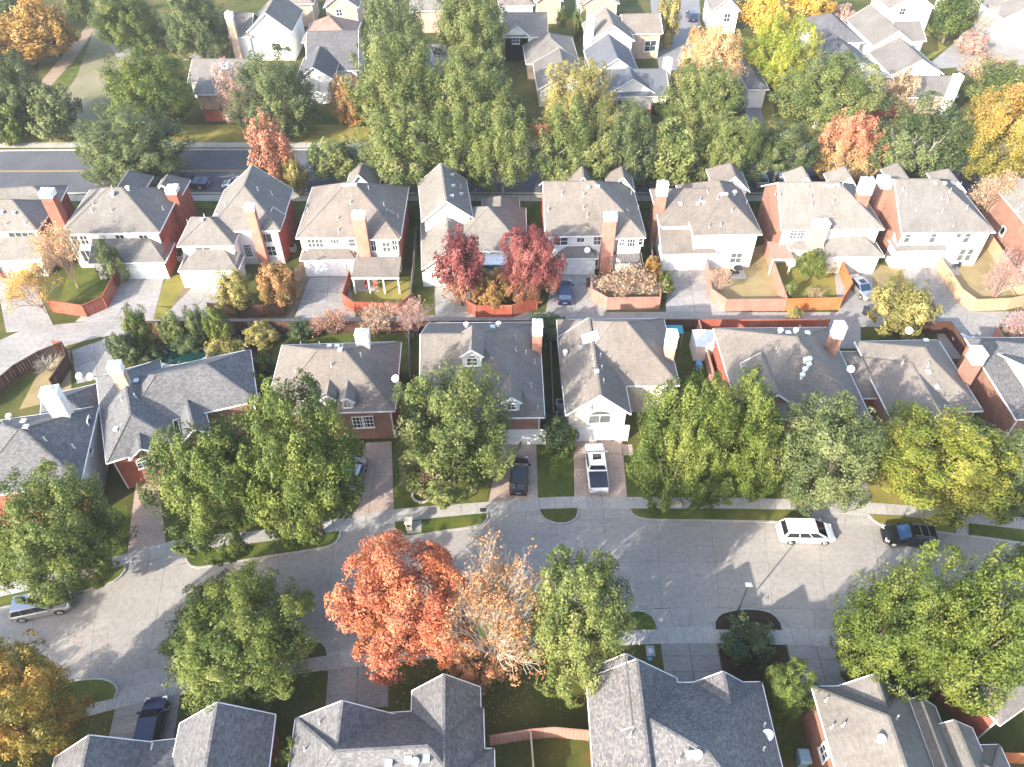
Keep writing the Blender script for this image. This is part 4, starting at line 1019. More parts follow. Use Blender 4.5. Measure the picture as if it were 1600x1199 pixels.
g = h.block((138, 412), (258, 410), 4.2, 2.8, 'l-h', .5, 'wrrr'); h.garage(g, 224)
h.chimney_wall(b, 268, 293, .35, 'r', w_=1.3, d_=1.6, mat='r', caph=.6); h.pipes([(146, 320), (144, 331), (175, 331), (255, 328), (176, 296)]); h.turbine(177, 307); h.turbine(201, 298); h.finish()
h = House("two storey house with a tall red chimney between two white rear wings", 'roof_grey', G1)
a = h.block((276, 385), (365, 384), 6.5, 5.0, 'hip', .62, 'wwrr'); b = h.block((322, 362), (437, 360), 9.8, 5.4, 'yh-', .8, 'wrrr'); h.block((403, 360), (437, 360), 3.5, 5.4, 'yh-', .9, 'wrrr')
g = h.block((278, 424), (372, 423), 3.2, 2.8, 'lhh', .55, 'wwrw'); h.garage(g, 322)
h.win(b, 425, 392, 1.2, 1.5); h.win(b, 416, 372, 1.5, 1.3, 2, 1, 'pane_grey'); h.win(a, 318, 391, 1.9, 1.0, 2, 1, 'pane_grey'); h.win(b, 388, 392, .9, 1.9, 3, 4)
h.chimney_wall(b, 389, 321, .6, w_=1.15, d_=.9, mat='o', caph=.6); h.pipes([(294, 349), (320, 340), (352, 322), (425, 305), (403, 298)]); h.vents([(316, 345), (339, 338), (385, 322)]); h.finish()
h = House("two storey house with orange brick chimney, rear bay and patio cover on white posts", 'roof_warm', G1)
b = h.block((462, 372), (626, 371), 12, 5.4, 'hip', .69); h.block((538, 300), (590, 300), 5, 5.4, 'y-h', 1.15, 'wrrr'); t = h.block((577, 374), (624, 374), 4.4, 5.3, 'yh-', .85, 'wrrr')
for x in (487, 499): h.win(b, x, 380, .95, 1.3, 2, 2, 'pane_grey')
h.win(b, 523, 377, 1.0, .8, 3, 1, 'pane_grey'); h.win(b, 550, 379, .9, 1.2, 1, 2, 'pane_grey'); h.win(t, 604, 386, 1.0, 1.5, 2, 2, 'pane_grey'); h.win(t, 584, 384, .7, 1.6); h.win(t, 617, 383, .7, 1.6)
g = h.block((468, 407), (556, 406), 3.2, 2.8, 'lhh', .55, 'wwrw'); h.garage(g, 512)
h.chimney_wall(b, 560, 333, .55, w_=1.5, d_=1.0, mat='o', caph=.6); h.vents([(537, 291), (543, 291), (549, 290), (555, 290)])
h.pipes([(548, 318), (528, 343), (529, 362), (576, 296), (600, 322), (622, 340), (481, 330)]); h.finish()
h = House("house with steep two storey gable and lower wings behind a crimson tree", 'roof_grey', G1)
a = h.block((659, 346), (739, 340), 9.5, 5.4, 'gy', .82, 'wrrw'); b = h.block((659, 421), (748, 416), 12.5, 3.0, 'gy', .72, 'wwrw'); c = h.block((700, 392), (823, 392), 10, 3.1, 'hip', .66, 'wwrw')
h.block((752, 345), (812, 345), 5.5, 3.1, 'y-h', .75, 'wwrw'); h.garage(b, 694); h.win(c, 735, 403, .9, 1.5); h.win(c, 762, 402, 1.6, 1.4, 2, 1)
h.vents([(707, 275), (708, 292), (706, 308), (721, 305)]); h.pipes([(720, 293), (694, 356), (702, 345)]); h.finish()
h = House("two storey house with tall orange chimney and timber pergola at its rear", 'roof_warm', G1)
b = h.block((852, 370), (1009, 367), 12.3, 5.4, 'x-h', .66); h.block((890, 300), (930, 300), 4.5, 5.4, 'y-h', 1.3, 'wrrr'); h.block((950, 300), (992, 300), 4.5, 5.4, 'y-h', 1.25, 'wrrr'); t = h.block((963, 373), (1009, 371), 4.2, 5.3, 'yh-', .85, 'wrrr')
h.win(b, 876, 377, 1.8, 1.2, 2, 2); h.win(b, 907, 375, 1.0, .7, 2, 1); h.win(b, 933, 376, .95, 1.3, 2, 2, 'pane_grey'); h.win(t, 986, 379, 1.0, 1.3, 3, 2); h.win(t, 972, 378, .6, 1.2); h.win(t, 1001, 377, .6, 1.2, 1, 2); h.win(b, 930, 410, .7, 1.0, 1, 2, 'pane')
g = h.block((872, 404), (934, 404), 3.4, 2.8, 'lhh', .55, 'wwrw'); h.garage(g, 900, 4.4)
h.chimney_wall(b, 954, 335, .55, w_=1.5, d_=1.0, mat='o', caph=.7); h.pipes([(857, 330), (912, 306), (912, 326), (878, 304), (918, 338), (986, 304), (997, 327)]); h.vents([(919, 294), (934, 293)]); h.dish(917, 399); h.finish()
h = House("two storey house with stepped white rear walls and plain white garage, mid back row", 'roof_warm', G1)
b = h.block((1084, 368), (1191, 366), 12, 5.4, 'hip', .72, 'wwrw'); a = h.block((1032, 354), (1110, 353), 9, 5.1, 'xh-', .6, 'wwrb'); h.block((1116, 300), (1172, 300), 6, 5.4, 'y-h', .95, 'wwrr')
g = h.block((1034, 398), (1120, 396), 5.2, 2.8, 'l-h', .5, 'wwrw'); h.garage(g, 1074); h.win(a, 1066, 357, 1.0, .8, 1, 2, 'pane_white'); h.win(b, 1131, 373, .9, 1.0, 1, 2, 'pane_white'); h.win(b, 1150, 403, 1.5, 1.6, 2, 2, 'pane_grey')
h.chimney_px(1036, 286, 9.4, w_=1.3, d_=1.0, mat='b', caph=1.6); h.pipes([(1094, 314), (1144, 330), (1126, 353), (1108, 355), (1166, 319), (1121, 311)]); h.vents([(1063, 320), (1090, 320), (1099, 318), (1127, 305), (1134, 305)]); h.turbine(1147, 305); h.finish()
h = House("two storey house with tan brick rear chimney and open carport with silver sedan", 'roof_pale', G1)
b = h.block((1221, 359), (1382, 358), 10.5, 5.4, 'x-h', .68, 'wbrb'); h.block((1236, 298), (1275, 298), 4.5, 5.4, 'y-h', 1.2, 'wbrb'); h.block((1302, 298), (1342, 298), 4.5, 5.4, 'y-h', 1.2, 'wbrb')
for x in (1240, 1251): h.win(b, x, 366, .95, 1.35, 2, 3, 'pane_grey')
h.win(b, 1308, 367, .9, .9, 1, 2, 'pane_white'); g = h.block((1286, 402), (1382, 401), 5, 2.8, 'lhh', .5, 'w-rw'); h.block((1234, 391), (1290, 391), 3, 2.9, 'lh', .45, 'wwrw'); h.garage(g, 1330, 5.0, 2.1, 'gdoor_tan')
h.chimney_wall(b, 1284, 346, .55, w_=1.9, d_=1.2, mat='t', caph=.7, capm='white'); h.chimney_px(1357, 281, 10.2, w_=1.5, d_=1.2, mat='b', caph=1.8, capm='white')
h.pipes([(1211, 304), (1218, 308), (1266, 309), (1262, 295), (1301, 317), (1268, 322), (1316, 290)]); h.vents([(1289, 292), (1295, 293), (1301, 293), (1309, 292)]); h.finish()
h = House("two storey house with plum brick side chimney and tall narrow rear windows", 'roof_pale', G1)
b = h.block((1409, 364), (1556, 363), 12.5, 5.4, 'x-h', .62, 'wwrb'); h.block((1400, 300), (1430, 300), 6, 5.4, 'y-h', 1.3, 'wbrb'); h.block((1470, 300), (1510, 300), 5, 5.4, 'y-h', .9, 'wbrb')
for x in (1418, 1458, 1511): h.win(b, x, 371, .8, 1.6, 1, 2, 'pane_grey')
h.win(b, 1498, 368, .7, .8, 1, 1, 'pane_grey'); h.win(b, 1502, 398, .8, 1.9, 1, 2, 'pane_grey'); h.win(b, 1514, 398, .8, 1.9, 1, 2, 'pane_grey')
g = h.block((1400, 393), (1480, 392), 2.6, 2.9, 'lh', .5, 'wwrw'); h.garage(g, 1434); h.dish(1485, 385)
h.chimney_wall(b, 1384, 280, .5, 'l', w_=1.4, d_=2.0, mat='b', caph=.9, capm='white'); h.pipes([(1410, 298), (1484, 300), (1471, 311), (1480, 316), (1416, 304), (1510, 326), (1472, 332), (1431, 330), (1489, 354), (1500, 290)]); h.vents([(1461, 288), (1475, 288), (1488, 288)]); h.finish()
h = House("house with pinkish brick side wall, right end of back row", 'roof_pale', G1)
b = h.block((1622, 372), None, 14, 5.4, 'hip', .62, 'wbrb', Wd=13, rot=0); h.win(b, 1567, 361, .9, 1.2, 1, 1, 'pane', 'l'); h.pipes([(1596, 322), (1590, 330)]); h.finish()

# ------------------------------------------------------------------ middle row (fronts to the main street)
h = House("turned house with white stucco chimney and white side wall at the left edge", 'roof_slate', G2)
b = h.block((-60, 782), (126, 753), 9.5, 5.2, 'hip', .62, 'rwrr'); c = h.block((60, 690), (165, 664), 6.5, 3.2, 'hip', .6, 'rrrr'); h.win(b, 141, 662, .9, 1.4, 1, 1, 'pane', 'r'); h.win(b, 138, 700, .8, 1.4, 1, 1, 'pane_grey', 'r')
h.chimney_px(76, 610, 9.6, w_=1.45, d_=1.2, mat='p', caph=.8, capm='white', rot=12); h.pipes([(6, 663), (48, 647), (72, 689), (116, 700)]); h.vents([(38, 660), (42, 669)]); h.turbine(17, 655)
h.dish(124, 588, 3.6); h.dish(141, 589, 3.6); h.finish()
h = House("turned house with brick chimney, arched front window and dark L-shaped roof", 'roof_slate', G2)
b = h.block((191, 588), (391, 546), 8.0, 4.6, 'hip', .66, 'brrr', back=True); a = h.block((166, 724), (276, 690), 12.5, 4.6, 'yhh', .7, 'rrrr'); e = h.block((202, 719), (248, 706), 4, 4.6, 'gy', .8, 'brrr'); h.block((286, 690), (330, 676), 5, 4.4, 'gy', .85, 'rrrr')
h.win(e, 230, 724, 1.7, .8, 4, 2, 'pane_grey', arch=True)
h.chimney_px(178, 569, 9.4, w_=1.15, d_=.95, mat='t', caph=.9, capm='white', rot=11); h.pipes([(240, 563), (288, 562), (212, 621), (190, 625), (282, 571)]); h.vents([(214, 597), (182, 672)]); h.turbine(271, 559); h.turbine(308, 556); h.dish(183, 613, 5.0); h.finish()
h = House("house with three small dormers in a row and white columned porch", 'roof_warm', G2)
b = h.block((413, 648), (617, 642), 10.2, 4.5, 'hip', .74, 'brrr'); h.win(b, 560, 660, 1.1, 1.6, 3, 3); h.win(b, 575, 659, 1.1, 1.6, 3, 3)
for x in (487, 515): h.dormer(b, x, 625, 1.15, 1.0, 3.4)
h.dormer(b, 544, 630, 1.2, 1.1, 3.6); 
h.chimney_px(565, 519, 8.6, w_=1.3, d_=1.0, mat='p', caph=.9, capm='white'); h.pipes([(518, 573), (500, 540), (536, 543), (471, 540), (462, 580), (430, 600), (564, 557)]); h.vents([(515, 543), (527, 543), (532, 548)]); h.dish(618, 592, 5.2); h.finish()
h = House("house with single arched dormer high on its broad roof and brick chimney at right", 'roof_warm', G2)
b = h.block((655, 654), (851, 652), 14.3, 4.5, 'x-h', .65, 'brrb'); h.dormer(b, 738, 566, 1.9, 1.7, 3.4); h.dormer(b, 799, 634, 1.6, 1.4, 3.2); h.garage(b, 815, 4.6); h.win(b, 690, 662, 1.2, 1.5)
h.chimney_px(840, 505, 8.3, w_=1.0, d_=1.2, mat='o', caph=1.2, capm='white'); h.pipes([(805, 530), (806, 548), (822, 553), (830, 605), (840, 640), (836, 568)]); h.turbine(729, 512); h.turbine(779, 511); h.vents([(770, 513)]); h.finish()
h = House("house with steep cream brick front gable, two garage doors and skylight", 'roof_warm', G2)
b = h.block((879, 604), (1062, 602), 10.5, 4.4, 'hip', .78, 'llll'); g = h.block((884, 649), (986, 647), 11.5, 4.4, 'y--', .86, 'lltl')
h.win(g, 937, 655, 2.2, 1.2, 2, 1, 'pane_grey', arch=True); h.garage(g, 915, 2.6, 2.2); h.garage(g, 956, 2.9, 2.2)
h.skylight(923, 528, 1.2, 1.7)
h.chimney_wall(b, 1051, 520, -.3, 'r', w_=1.0, d_=1.1, mat='t', caph=1.6, capm='white'); h.pipes([(927, 560), (929, 571), (938, 558), (943, 598), (940, 577), (920, 640)]); h.vents([(907, 545), (932, 582)]); h.turbine(883, 555); h.finish()
h = House("house with cluster of pale roof vents and two small brick gables on its broad roof", 'roof_warm', G2)
b = h.block((1158, 656), (1361, 654), 13.6, 4.5, 'hip', .67, 'brrr'); e = h.block((1182, 634), (1240, 632), 6, 5.4, 'gy', .8, 'brrr'); k = h.block((1296, 656), (1350, 656), 5.5, 4.6, 'gy', .8, 'brrr')
h.chimney_px(1314, 507, 9.3, w_=.95, d_=1.1, mat='b', caph=1.5, capm='white'); h.pipes([(1248, 515), (1320, 565), (1213, 545), (1296, 545)])
for q in ((1257, 567), (1262, 574), (1256, 582), (1252, 591), (1263, 566)): h.turbine(*q)
h.turbine(1218, 521); h.turbine(1242, 521); h.vents([(1231, 522), (1261, 522)]); h.dish(1329, 577, 5.0); h.finish()
h = House("house with front gable wing projecting left of a wide white and brick chimney", 'roof_warm', G2)
b = h.block((1393, 645), (1536, 642), 10.5, 4.5, 'hip', .68, 'brrb'); g = h.block((1405, 679), (1512, 677), 10.8, 4.5, 'y-h', .68, 'bbrb'); h.block((1322, 622), (1400, 622), 7, 3.4, 'hip', .55, 'brrb')
h.chimney_wall(b, 1531, 548, .4, 'r', w_=1.05, d_=1.4, mat='b', caph=1.3, capm='white'); h.pipes([(1449, 573), (1428, 530), (1462, 605), (1410, 568)]); h.vents([(1450, 583), (1446, 534), (1463, 607)]); h.dish(1420, 517, 5.6); h.finish()
h = House("shaded dark roofed house at the right edge of the middle row", 'roof_slate', G2)
b = h.block((1588, 655), None, 12, 4.4, 'hip', .62, 'brrb', Wd=12, rot=0); h.block((1618, 640), None, 8, 5.6, 'gx', .5, 'wwww', Wd=9, rot=0); h.finish()

# ------------------------------------------------------------------ near side of the street (seen from above, mostly roofs; placed by their street-side corners)
h = House("grey gabled garage roof beside a dark blue car, bottom left corner", 'roof_slate', G3)
b = h.block((86, 1184), (237, 1160), 10, 3.3, 'gy', .82, 'rrrr', back=True); h.finish()
h = House("house with plain gable roof right of the dark blue car", 'roof_slate', G3)
b = h.block((281, 1131), (430, 1117), 12, 3.6, 'gy', .86, 'rrrr', back=True); h.block((228, 1160), (292, 1153), 5, 3.0, 'gx', .4, 'rrrr', back=True); h.finish()
h = House("house with wide grey roof and two street gables below the red-orange tree", 'roof_slate', G3)
b = h.block((462, 1122), (755, 1106), 7.4, 3.4, 'hip', .9, 'rrrr', back=True); h.block((466, 1122), (622, 1118), 4.0, 3.4, 'y--', .76, 'rrrr', back=True); h.block((644, 1080), (750, 1074), 6.5, 3.4, 'y--', 1.0, 'rrrr', back=True); h.block((470, 1180), (772, 1170), 9, 3.4, 'hip', .66, 'rrrr', back=True)
h.vents([(608, 1194), (638, 1189), (666, 1187)]); h.turbine(650, 1194); h.pipes([(500, 1130), (477, 1172)]); h.finish()
h = House("house with mottled two tone shingles, small street gable and white dish", 'roof_mixed', G3)
b = h.block((917, 1068), (1190, 1066), 12.3, 5.4, 'hip', .76, 'bbrb', back=True); h.block((918, 1060), (1057, 1060), 8, 5.4, 'y--', .94, 'bbrb', back=True); h.block((919, 1046), (1026, 1046), 5, 5.4, 'y--', .98, 'bbrb', back=True); h.block((1086, 1066), (1160, 1066), 4.4, 5.4, 'y--', 1.0, 'bbrb', back=True)
h.turbine(1089, 1183); h.vents([(1078, 1181)]); h.pipes([(1192, 1172), (1193, 1135), (985, 1150), (1060, 1190)]); h.dish(1199, 1148, 6.0); h.finish()
h = House("stepped gable roof house with brick side wall, bottom right", 'roof_grey', G3)
b = h.block((1269, 1073), (1412, 1072), 13, 5.0, 'y-h', .9, 'bbrb', back=True); h.block((1308, 1073), (1396, 1073), 4.6, 5.0, 'y--', 1.0, 'bbrb', back=True); c = h.block((1385, 1104), (1461, 1104), 11, 3.8, 'y--', .95, 'rrrr', back=True); h.block((1436, 1140), (1519, 1138), 6, 3.3, 'y--', .8, 'rrrr', back=True); h.block((1470, 1166), (1562, 1164), 6, 2.9, 'hip', .7, 'rrrr', back=True)
h.win(b, 1288, 1176, 1.0, 1.3, 2, 2, 'pane', 'l'); h.turbine(1374, 1158); h.pipes([(1299, 1137), (1317, 1134), (1290, 1095), (1400, 1123)]); h.finish()
h = House("corner of a red brick house with white eave, bottom right edge", 'roof_grey', G3)
h.block((1563, 1133), None, 6, 4.2, 'hip', .6, 'rrrr', Wd=9, rot=28); h.finish()

# ------------------------------------------------------------------ houses beyond the back road
def far(label, roof, blocks, wins=(), chim=(), walls=None):
    h = House(label, roof, G4)
    bs = [h.block(*a) for a in blocks]
    for i, x, y, w_, z in wins: h.win(bs[i], x, y, w_, z, 2, 2)
    for x, y, top, m in chim: h.chimney_px(x, y, top, w_=1.3, d_=1.1, mat=m, caph=.8, capm='white')
    h.vents([((bs[0].o+bs[0].u*0).x and 0, 0)][:0]); return h.finish()
far("white gabled two storey house with single window high in its gable, top left", 'roof_grey', [((385, 50), (456, 50), 11, 5.4, 'gy', .8, 'wwwt'), ((357, 58), (392, 58), 9, 4.6, 'gx', .6, 'wwwt')], [(0, 432, 73, 1.6, 1.4), (1, 372, 66, .9, 1.4)], [(357, 20, 9, 't')])
far("house with pinkish terracotta roof, top left of centre", 'roof_pink', [((471, 66), (552, 66), 10, 4.0, 'hip', .6, 'wwww')], [(0, 500, 76, 1.2, 1.2)])
far("grey roofed house with blank white gable wall beside the round evergreen", 'roof_slate', [((478, 112), (560, 110), 14, 3.6, 'gx', .6, 'wwtw'), ((462, 125), (522, 124), 9, 4.4, 'gy', .65, 'wwtw')])
far("low ranch house with long grey roof and pale brick chimney", 'roof_grey', [((293, 128), (390, 128), 9.5, 3.0, 'gx', .42, 'wtbt'), ((302, 148), (338, 148), 4, 2.8, 'l', .3, 'tttt')], [], [(350, 99, 7, 't')])
far("white gabled house behind the tall green trees, top centre", 'roof_grey', [((786, 58), (856, 58), 9, 4.6, 'gx', .62, 'wwww'), ((786, 58), (830, 58), 6, 4.6, 'gy', .75, 'wwww'), ((822, 100), (905, 98), 12, 3.0, 'hip', .55, 'ttwt')], [(1, 806, 63, 1.4, 1.3)])
far("low house with shaded front gable behind the feathery pale tree", 'roof_grey', [((840, 140), (925, 138), 11, 3.2, 'gy', .55, 'ptpt')])
far("tan gabled house with bay window and tall white chimney, top centre", 'roof_warm', [((920, 66), (992, 64), 9, 5.2, 'gy', .68, 'wwww'), ((975, 54), (1036, 52), 8, 4.8, 'gx', .55, 'ttww')], [(1, 1016, 72, 2.2, 2.0)], [(923, 25, 9.4, 'p')])
far("blue grey gabled house with white front gable, top right of centre", 'roof_blue', [((925, 118), (1000, 116), 11, 3.6, 'gy', .68, 'wwww'), ((944, 152), (1046, 150), 10, 3.0, 'gx', .5, 'wtww'), ((945, 150), (1028, 148), 5, 3.0, 'gy', .62, 'wwww')], [], [(1044, 92, 7, 'p')])
far("house with overlapping grey roofs left of the white gable, top right", 'roof_slate', [((1282, 68), (1350, 66), 12, 4.6, 'hip', .6, 'wwww'), ((1300, 120), (1382, 116), 12, 3.6, 'gy', .5, 'wwww')], [(0, 1316, 75, 1.1, 1.2)])
far("pale roofed house with broad white front gable, top right", 'roof_pale', [((1365, 72), (1430, 70), 13, 4.8, 'gy', .66, 'wwww'), ((1405, 66), (1448, 64), 8, 4.6, 'gx', .5, 'wwww')], [(0, 1382, 78, 1.4, 1.6)])
far("low pale house with white gable band and white chimney on its right, top right", 'roof_pale', [((1392, 118), (1475, 116), 10, 3.6, 'gy', .55, 'wwww'), ((1405, 153), (1497, 151), 8, 3.0, 'gx', .45, 'tttt')], [], [(1498, 118, 7.4, 'p')])
far("house with slim grey roof beside the shaded drive, between two green trees", 'roof_slate', [((1168, 140), (1202, 140), 12, 3.4, 'hip', .5, 'wwww')])
far("brick gabled house cut by the top edge, left of centre", 'roof_warm', [((505, 12), (560, 12), 9, 4.5, 'gy', .7, 'ttww')], [(0, 530, 20, 1.2, 1.3)])
far("cream house cut by the top edge with shaded carport beside it", 'roof_warm', [((422, 8), (490, 6), 9, 4.5, 'hip', .6, 'ttww')])
far("tan brick house cut by the top edge, above the small bright green tree", 'roof_warm', [((836, 4), (880, 2), 9, 4.5, 'gy', .6, 'ttww'), ((780, 10), (836, 8), 7, 4.0, 'hip', .5, 'wwww')])
far("cream gabled house cut by the top edge, over the narrow side yard", 'roof_warm', [((908, 8), (968, 6), 9, 4.5, 'gy', .6, 'tlww')])
far("cream gabled house left of the yellow trees at the top edge", 'roof_pale', [((1112, 18), (1158, 18), 9, 4.4, 'gy', .9, 'lwww')], [(0, 1136, 28, 1.2, 1.6)])
far("cream house with small front windows cut by the top edge, right", 'roof_pale', [((1390, 14), (1462, 12), 9, 4.6, 'gy', .6, 'lwww')], [(0, 1410, 18, 1.2, 1.3)])
far("pale house with garage beside a parked car, top right corner", 'roof_pale', [((1568, 30), (1640, 28), 10, 4.2, 'gy', .55, 'wwww'), ((1500, 2), (1560, 0), 9, 4.4, 'hip', .55, 'lwww')])
far("grey roof between the brown shrub and yellow tree at the top edge", 'roof_grey', [((640, 18), (700, 16), 9, 4.4, 'hip', .55, 'ttww')])
# ------------------------------------------------------------------ porch covers, pergola, sheds
def patio_cover(label, fl, fr, D, z, roof, nposts, name='patio_cover'):
    a, b_ = W(*fl, z), W(*fr, z); w_ = (b_-a).length; root = empty(name, (a.x, a.y, 0)); tag(root, label, 'patio cover')
    mb = MB().hexa([(0, 0, z-.18), (w_, 0, z-.18), (w_, D, z+.3), (0, D, z+.3)], [(0, 0, z), (w_, 0, z), (w_, D, z+.48), (0, D, z+.48)]); mb.build('roof', M[roof], root, recalc=True)
    MB().box((w_/2, -.03, z-.1), (w_+.1, .06, .2)).build('fascia', M['trim'], root)
    pm = MB().box((0, 0, z/2-.1), (.16, .16, z-.2)).mesh('post', M['trim'])
    for i in range(nposts): link('post', pm, root, Matrix.Translation((.15+(w_-.3)*i/max(1, nposts-1), .15, 0)))
    return root
patio_cover("flat grey patio cover on white posts over a paved terrace", (549, 434), (623, 434), 3.6, 2.6, 'roof_warm', 4)
patio_cover("small brown patio cover beside the bright green round tree", (1207, 405), (1240, 404), 3.2, 2.5, 'roof_pink', 2)
a = W(958, 428, 2.5); pr = empty('pergola', (a.x, a.y, 0)); tag(pr, "weathered timber pergola of thin slats behind the bare vines", 'pergola')
pm = MB().box((0, 0, 1.25), (.13, .13, 2.5)).mesh('post', M['f_grey']); wd = 3.9
for x in (.1, wd-.1):
    for y in (.1, 4.2): link('post', pm, pr, Matrix.Translation((x, y, 0)))
bm_ = MB().box((0, 0, 0), (wd+.4, .07, .18)).mesh('beam', M['f_grey'])
for y in (.1, 2.2, 4.2): link('beam', bm_, pr, Matrix.Translation((wd/2, y, 2.55)))
sm_ = MB().box((0, 0, 0), (.07, 4.9, .12)).mesh('slat', M['f_grey'])
for i in range(15): link('slat', sm_, pr, Matrix.Translation((wd*i/14, 2.15, 2.7)))
# ------------------------------------------------------------------ fences
fence("red stained board fence with angled corner beside the broad driveway", [(84, 488), (137, 496), (168, 482), (193, 434)], 'f_red')
fence("red fence scrap at the left end of the alley drives", [(-30, 440), (6, 436), (10, 420)], 'f_red')
fence("dark board fence under the olive and bronze trees", [(330, 492), (372, 497), (446, 494), (462, 440)], 'f_brown_shaded')
fence("orange-red board fence round the yard with the patio cover", [(549, 442), (538, 478), (556, 491), (628, 493), (643, 478)], 'f_red')
fence("long weathered side fence between the patio yard and steep gable house", [(643, 478), (652, 372)], 'f_grey')
fence("red fence below the crimson trees", [(730, 488), (744, 496), (800, 496), (839, 483), (842, 434)], 'f_red')
fence("plum coloured fence round the pergola yard with dark shadows on its face", [(921, 442), (924, 470), (948, 484), (1029, 483), (1030, 436)], 'f_pink')
fence("grey side fence right of the pergola house", [(1019, 442), (1012, 365)], 'f_grey')
fence("pinkish fence with angled corner round the yard with the brown shrub", [(1100, 418), (1108, 470), (1132, 487), (1224, 486)], 'f_pink')
fence("bright orange new fence beside the silver sedan", [(1225, 486), (1310, 484), (1325, 460), (1303, 412)], 'f_orange')
fence("faded red side fence between two dry lawns", [(1224, 484), (1192, 392)], 'f_pink')
fence("pale tan fence curving round the dry lawn at right", [(1457, 412), (1494, 470), (1517, 487), (1570, 485), (1602, 478)], 'f_tan')
fence("tan side fence at the edge of the dry lawn on the right", [(1540, 385), (1602, 478)], 'f_tan')
fence("dark shaded fence behind the dormer houses on the alley", [(232, 521), (430, 522), (662, 521), (872, 520)], 'f_brown_shaded')
fence("fence with dark inner face behind the skylight house", [(872, 519), (1090, 518)], 'f_brown_shaded')
fence("red inner fence behind the house with roof vents", [(1090, 518), (1232, 518), (1290, 518)], 'f_red')
fence("thin side fence between the three dormer house and its neighbour", [(640, 522), (643, 610)], 'f_grey')
fence("thin side fence left of the cream gable house", [(858, 521), (864, 665)], 'f_grey')
fence("pinkish fence left of the narrow brick patio", [(1088, 519), (1112, 606)], 'f_pink')
fence("dark red fence at the end of the right alley yard", [(1378, 520), (1385, 500+22), (1476, 522), (1538, 607)], 'f_brown_shaded')
fence("pinkish fence round the bare shrub at the right edge", [(1680, 556), (1562, 553), (1548, 530), (1560, 512)], 'f_pink')
fence("dark curved fence along the alley at the left edge", [(-40, 655), (0, 618), (32, 590), (70, 568), (106, 553), (112, 575), (88, 612)], 'f_brown_shaded')
fence("low rust fence on the left of the curved yard", [(92, 552), (106, 553)], 'f_red')
fence("weathered fence with pale rails crossing the near garden", [(766, 1151), (829, 1141), (867, 1138), (921, 1143)], 'f_pink', 1.8)
fence("grey side fence running down from the near garden fence", [(829, 1142), (836, 1230)], 'f_grey', 1.8)
fence("small fence scrap before the red brick corner house", [(1562, 1178), (1640, 1180)], 'f_orange', 1.8)
fence("red garden fence far back under the round evergreen", [(322, 180), (322, 190), (350, 190)], 'f_red', group=None)
fence("red garden fence far back behind the feathery pale tree", [(822, 195), (824, 212), (860, 212)], 'f_red', group=None)
fence("orange garden fence far back under the blue gabled house", [(960, 188), (1015, 188), (1016, 176)], 'f_orange', group=None)
fence("red garden fence far back behind the coral vase tree", [(1320, 195), (1345, 185), (1420, 182)], 'f_red', group=None)
# ------------------------------------------------------------------ lamp, mailbox, bins, units
p = W(1150, 962, .12); lp = empty('street_lamp', p); tag(lp, "slim dark street lamp post with pale square head by the kerb", 'street lamp')
MB().tube((0, 0, 0), (0, 0, .5), .11, .09, 10).tube((0, 0, .5), (0, 0, 4.85), .075, .05, 10).build('pole', M['plastic'], lp)
hd = MB().box((.0, .0, 5.0), (.52, .34, .14)).box((0, 0, 5.09), (.4, .26, .08)).build('lamp_head', M['metal'], lp); MB().box((0, 0, 4.92), (.5, .26, .03)).build('lens', M['lamp_clear'], hd)
p = W(640, 826, .12); mbx = empty('mailbox', p); tag(mbx, "pale masonry mailbox pillar in the kerb verge", 'mailbox')
MB().box((0, 0, .6), (.55, .6, 1.2)).build('pillar', M['l'], mbx); MB().box((0, 0, 1.25), (.72, .76, .12)).build('cap', M['stone'], mbx); MB().box((0, -.31, .9), (.3, .03, .3)).build('door', M['plastic'], mbx)
def wheelie(label, px, py, mat, cat='wheelie bin', s_=1.0, rz=0):
    p = W(px, py, 0); r = empty('wheelie_bin', p, rz); r.scale = (s_,)*3; tag(r, label, cat, 'wheeled bins')
    MB().hexa([(-.24, -.26, .08), (.24, -.26, .08), (.24, .26, .08), (-.24, .26, .08)], [(-.3, -.36, 1.0), (.3, -.36, 1.0), (.3, .36, 1.0), (-.3, .36, 1.0)]).build('bin_body', M[mat], r, recalc=True)
    mb = MB().hexa([(-.33, -.4, 1.0), (.33, -.4, 1.0), (.33, .4, 1.0), (-.33, .4, 1.0)], [(-.28, -.3, 1.1), (.28, -.3, 1.1), (.28, .36, 1.12), (-.28, .36, 1.12)]); mb.build('lid', M[mat], r, recalc=True)
    for x in (-.25, .25): MB().tube((x-.03, .27, .12), (x+.03, .27, .12), .12, .12, 12).build('wheel', M['tyre'], r)
wheelie("grey blue wheeled bin beside the brick side wall, bottom right", 1250, 1192, 'bin_grey', s_=1.3)
wheelie("blue wheeled bin in the narrow side yard by the red fence", 1090, 578, 'blue_bin')
wheelie("dark wheeled bin beside the alley under the olive round tree", 1351, 492, 'plastic')
wheelie("dark wheeled bin standing near the dark blue alley car", 919, 448, 'plastic')
def ac_unit(label, px, py):
    p = W(px, py, 0); r = empty('ac_unit', p); tag(r, label, 'air conditioner', 'air conditioning units beside the houses')
    MB().box((0, 0, .4), (.85, .85, .8)).build('casing', M['ac'], r); mb = MB().tube((0, 0, .8), (0, 0, .84), .36, .36, 16); mb.build('fan_guard', M['plastic'], r)
    mb = MB(); [mb.box((0, 0, .12+i*.09), (.88, .88, .02)) for i in range(8)]; mb.build('louvre', M['metal'], r)
ac_unit("grey air conditioner left of the cream gable house, upper of two", 875, 636); ac_unit("grey air conditioner left of the cream gable house, lower of two", 875, 655)
ac_unit("air conditioner in the passage left of the stepped white house", 1019, 384); ac_unit("air conditioner beside the garage under the spruce house's red wall", 283, 406)
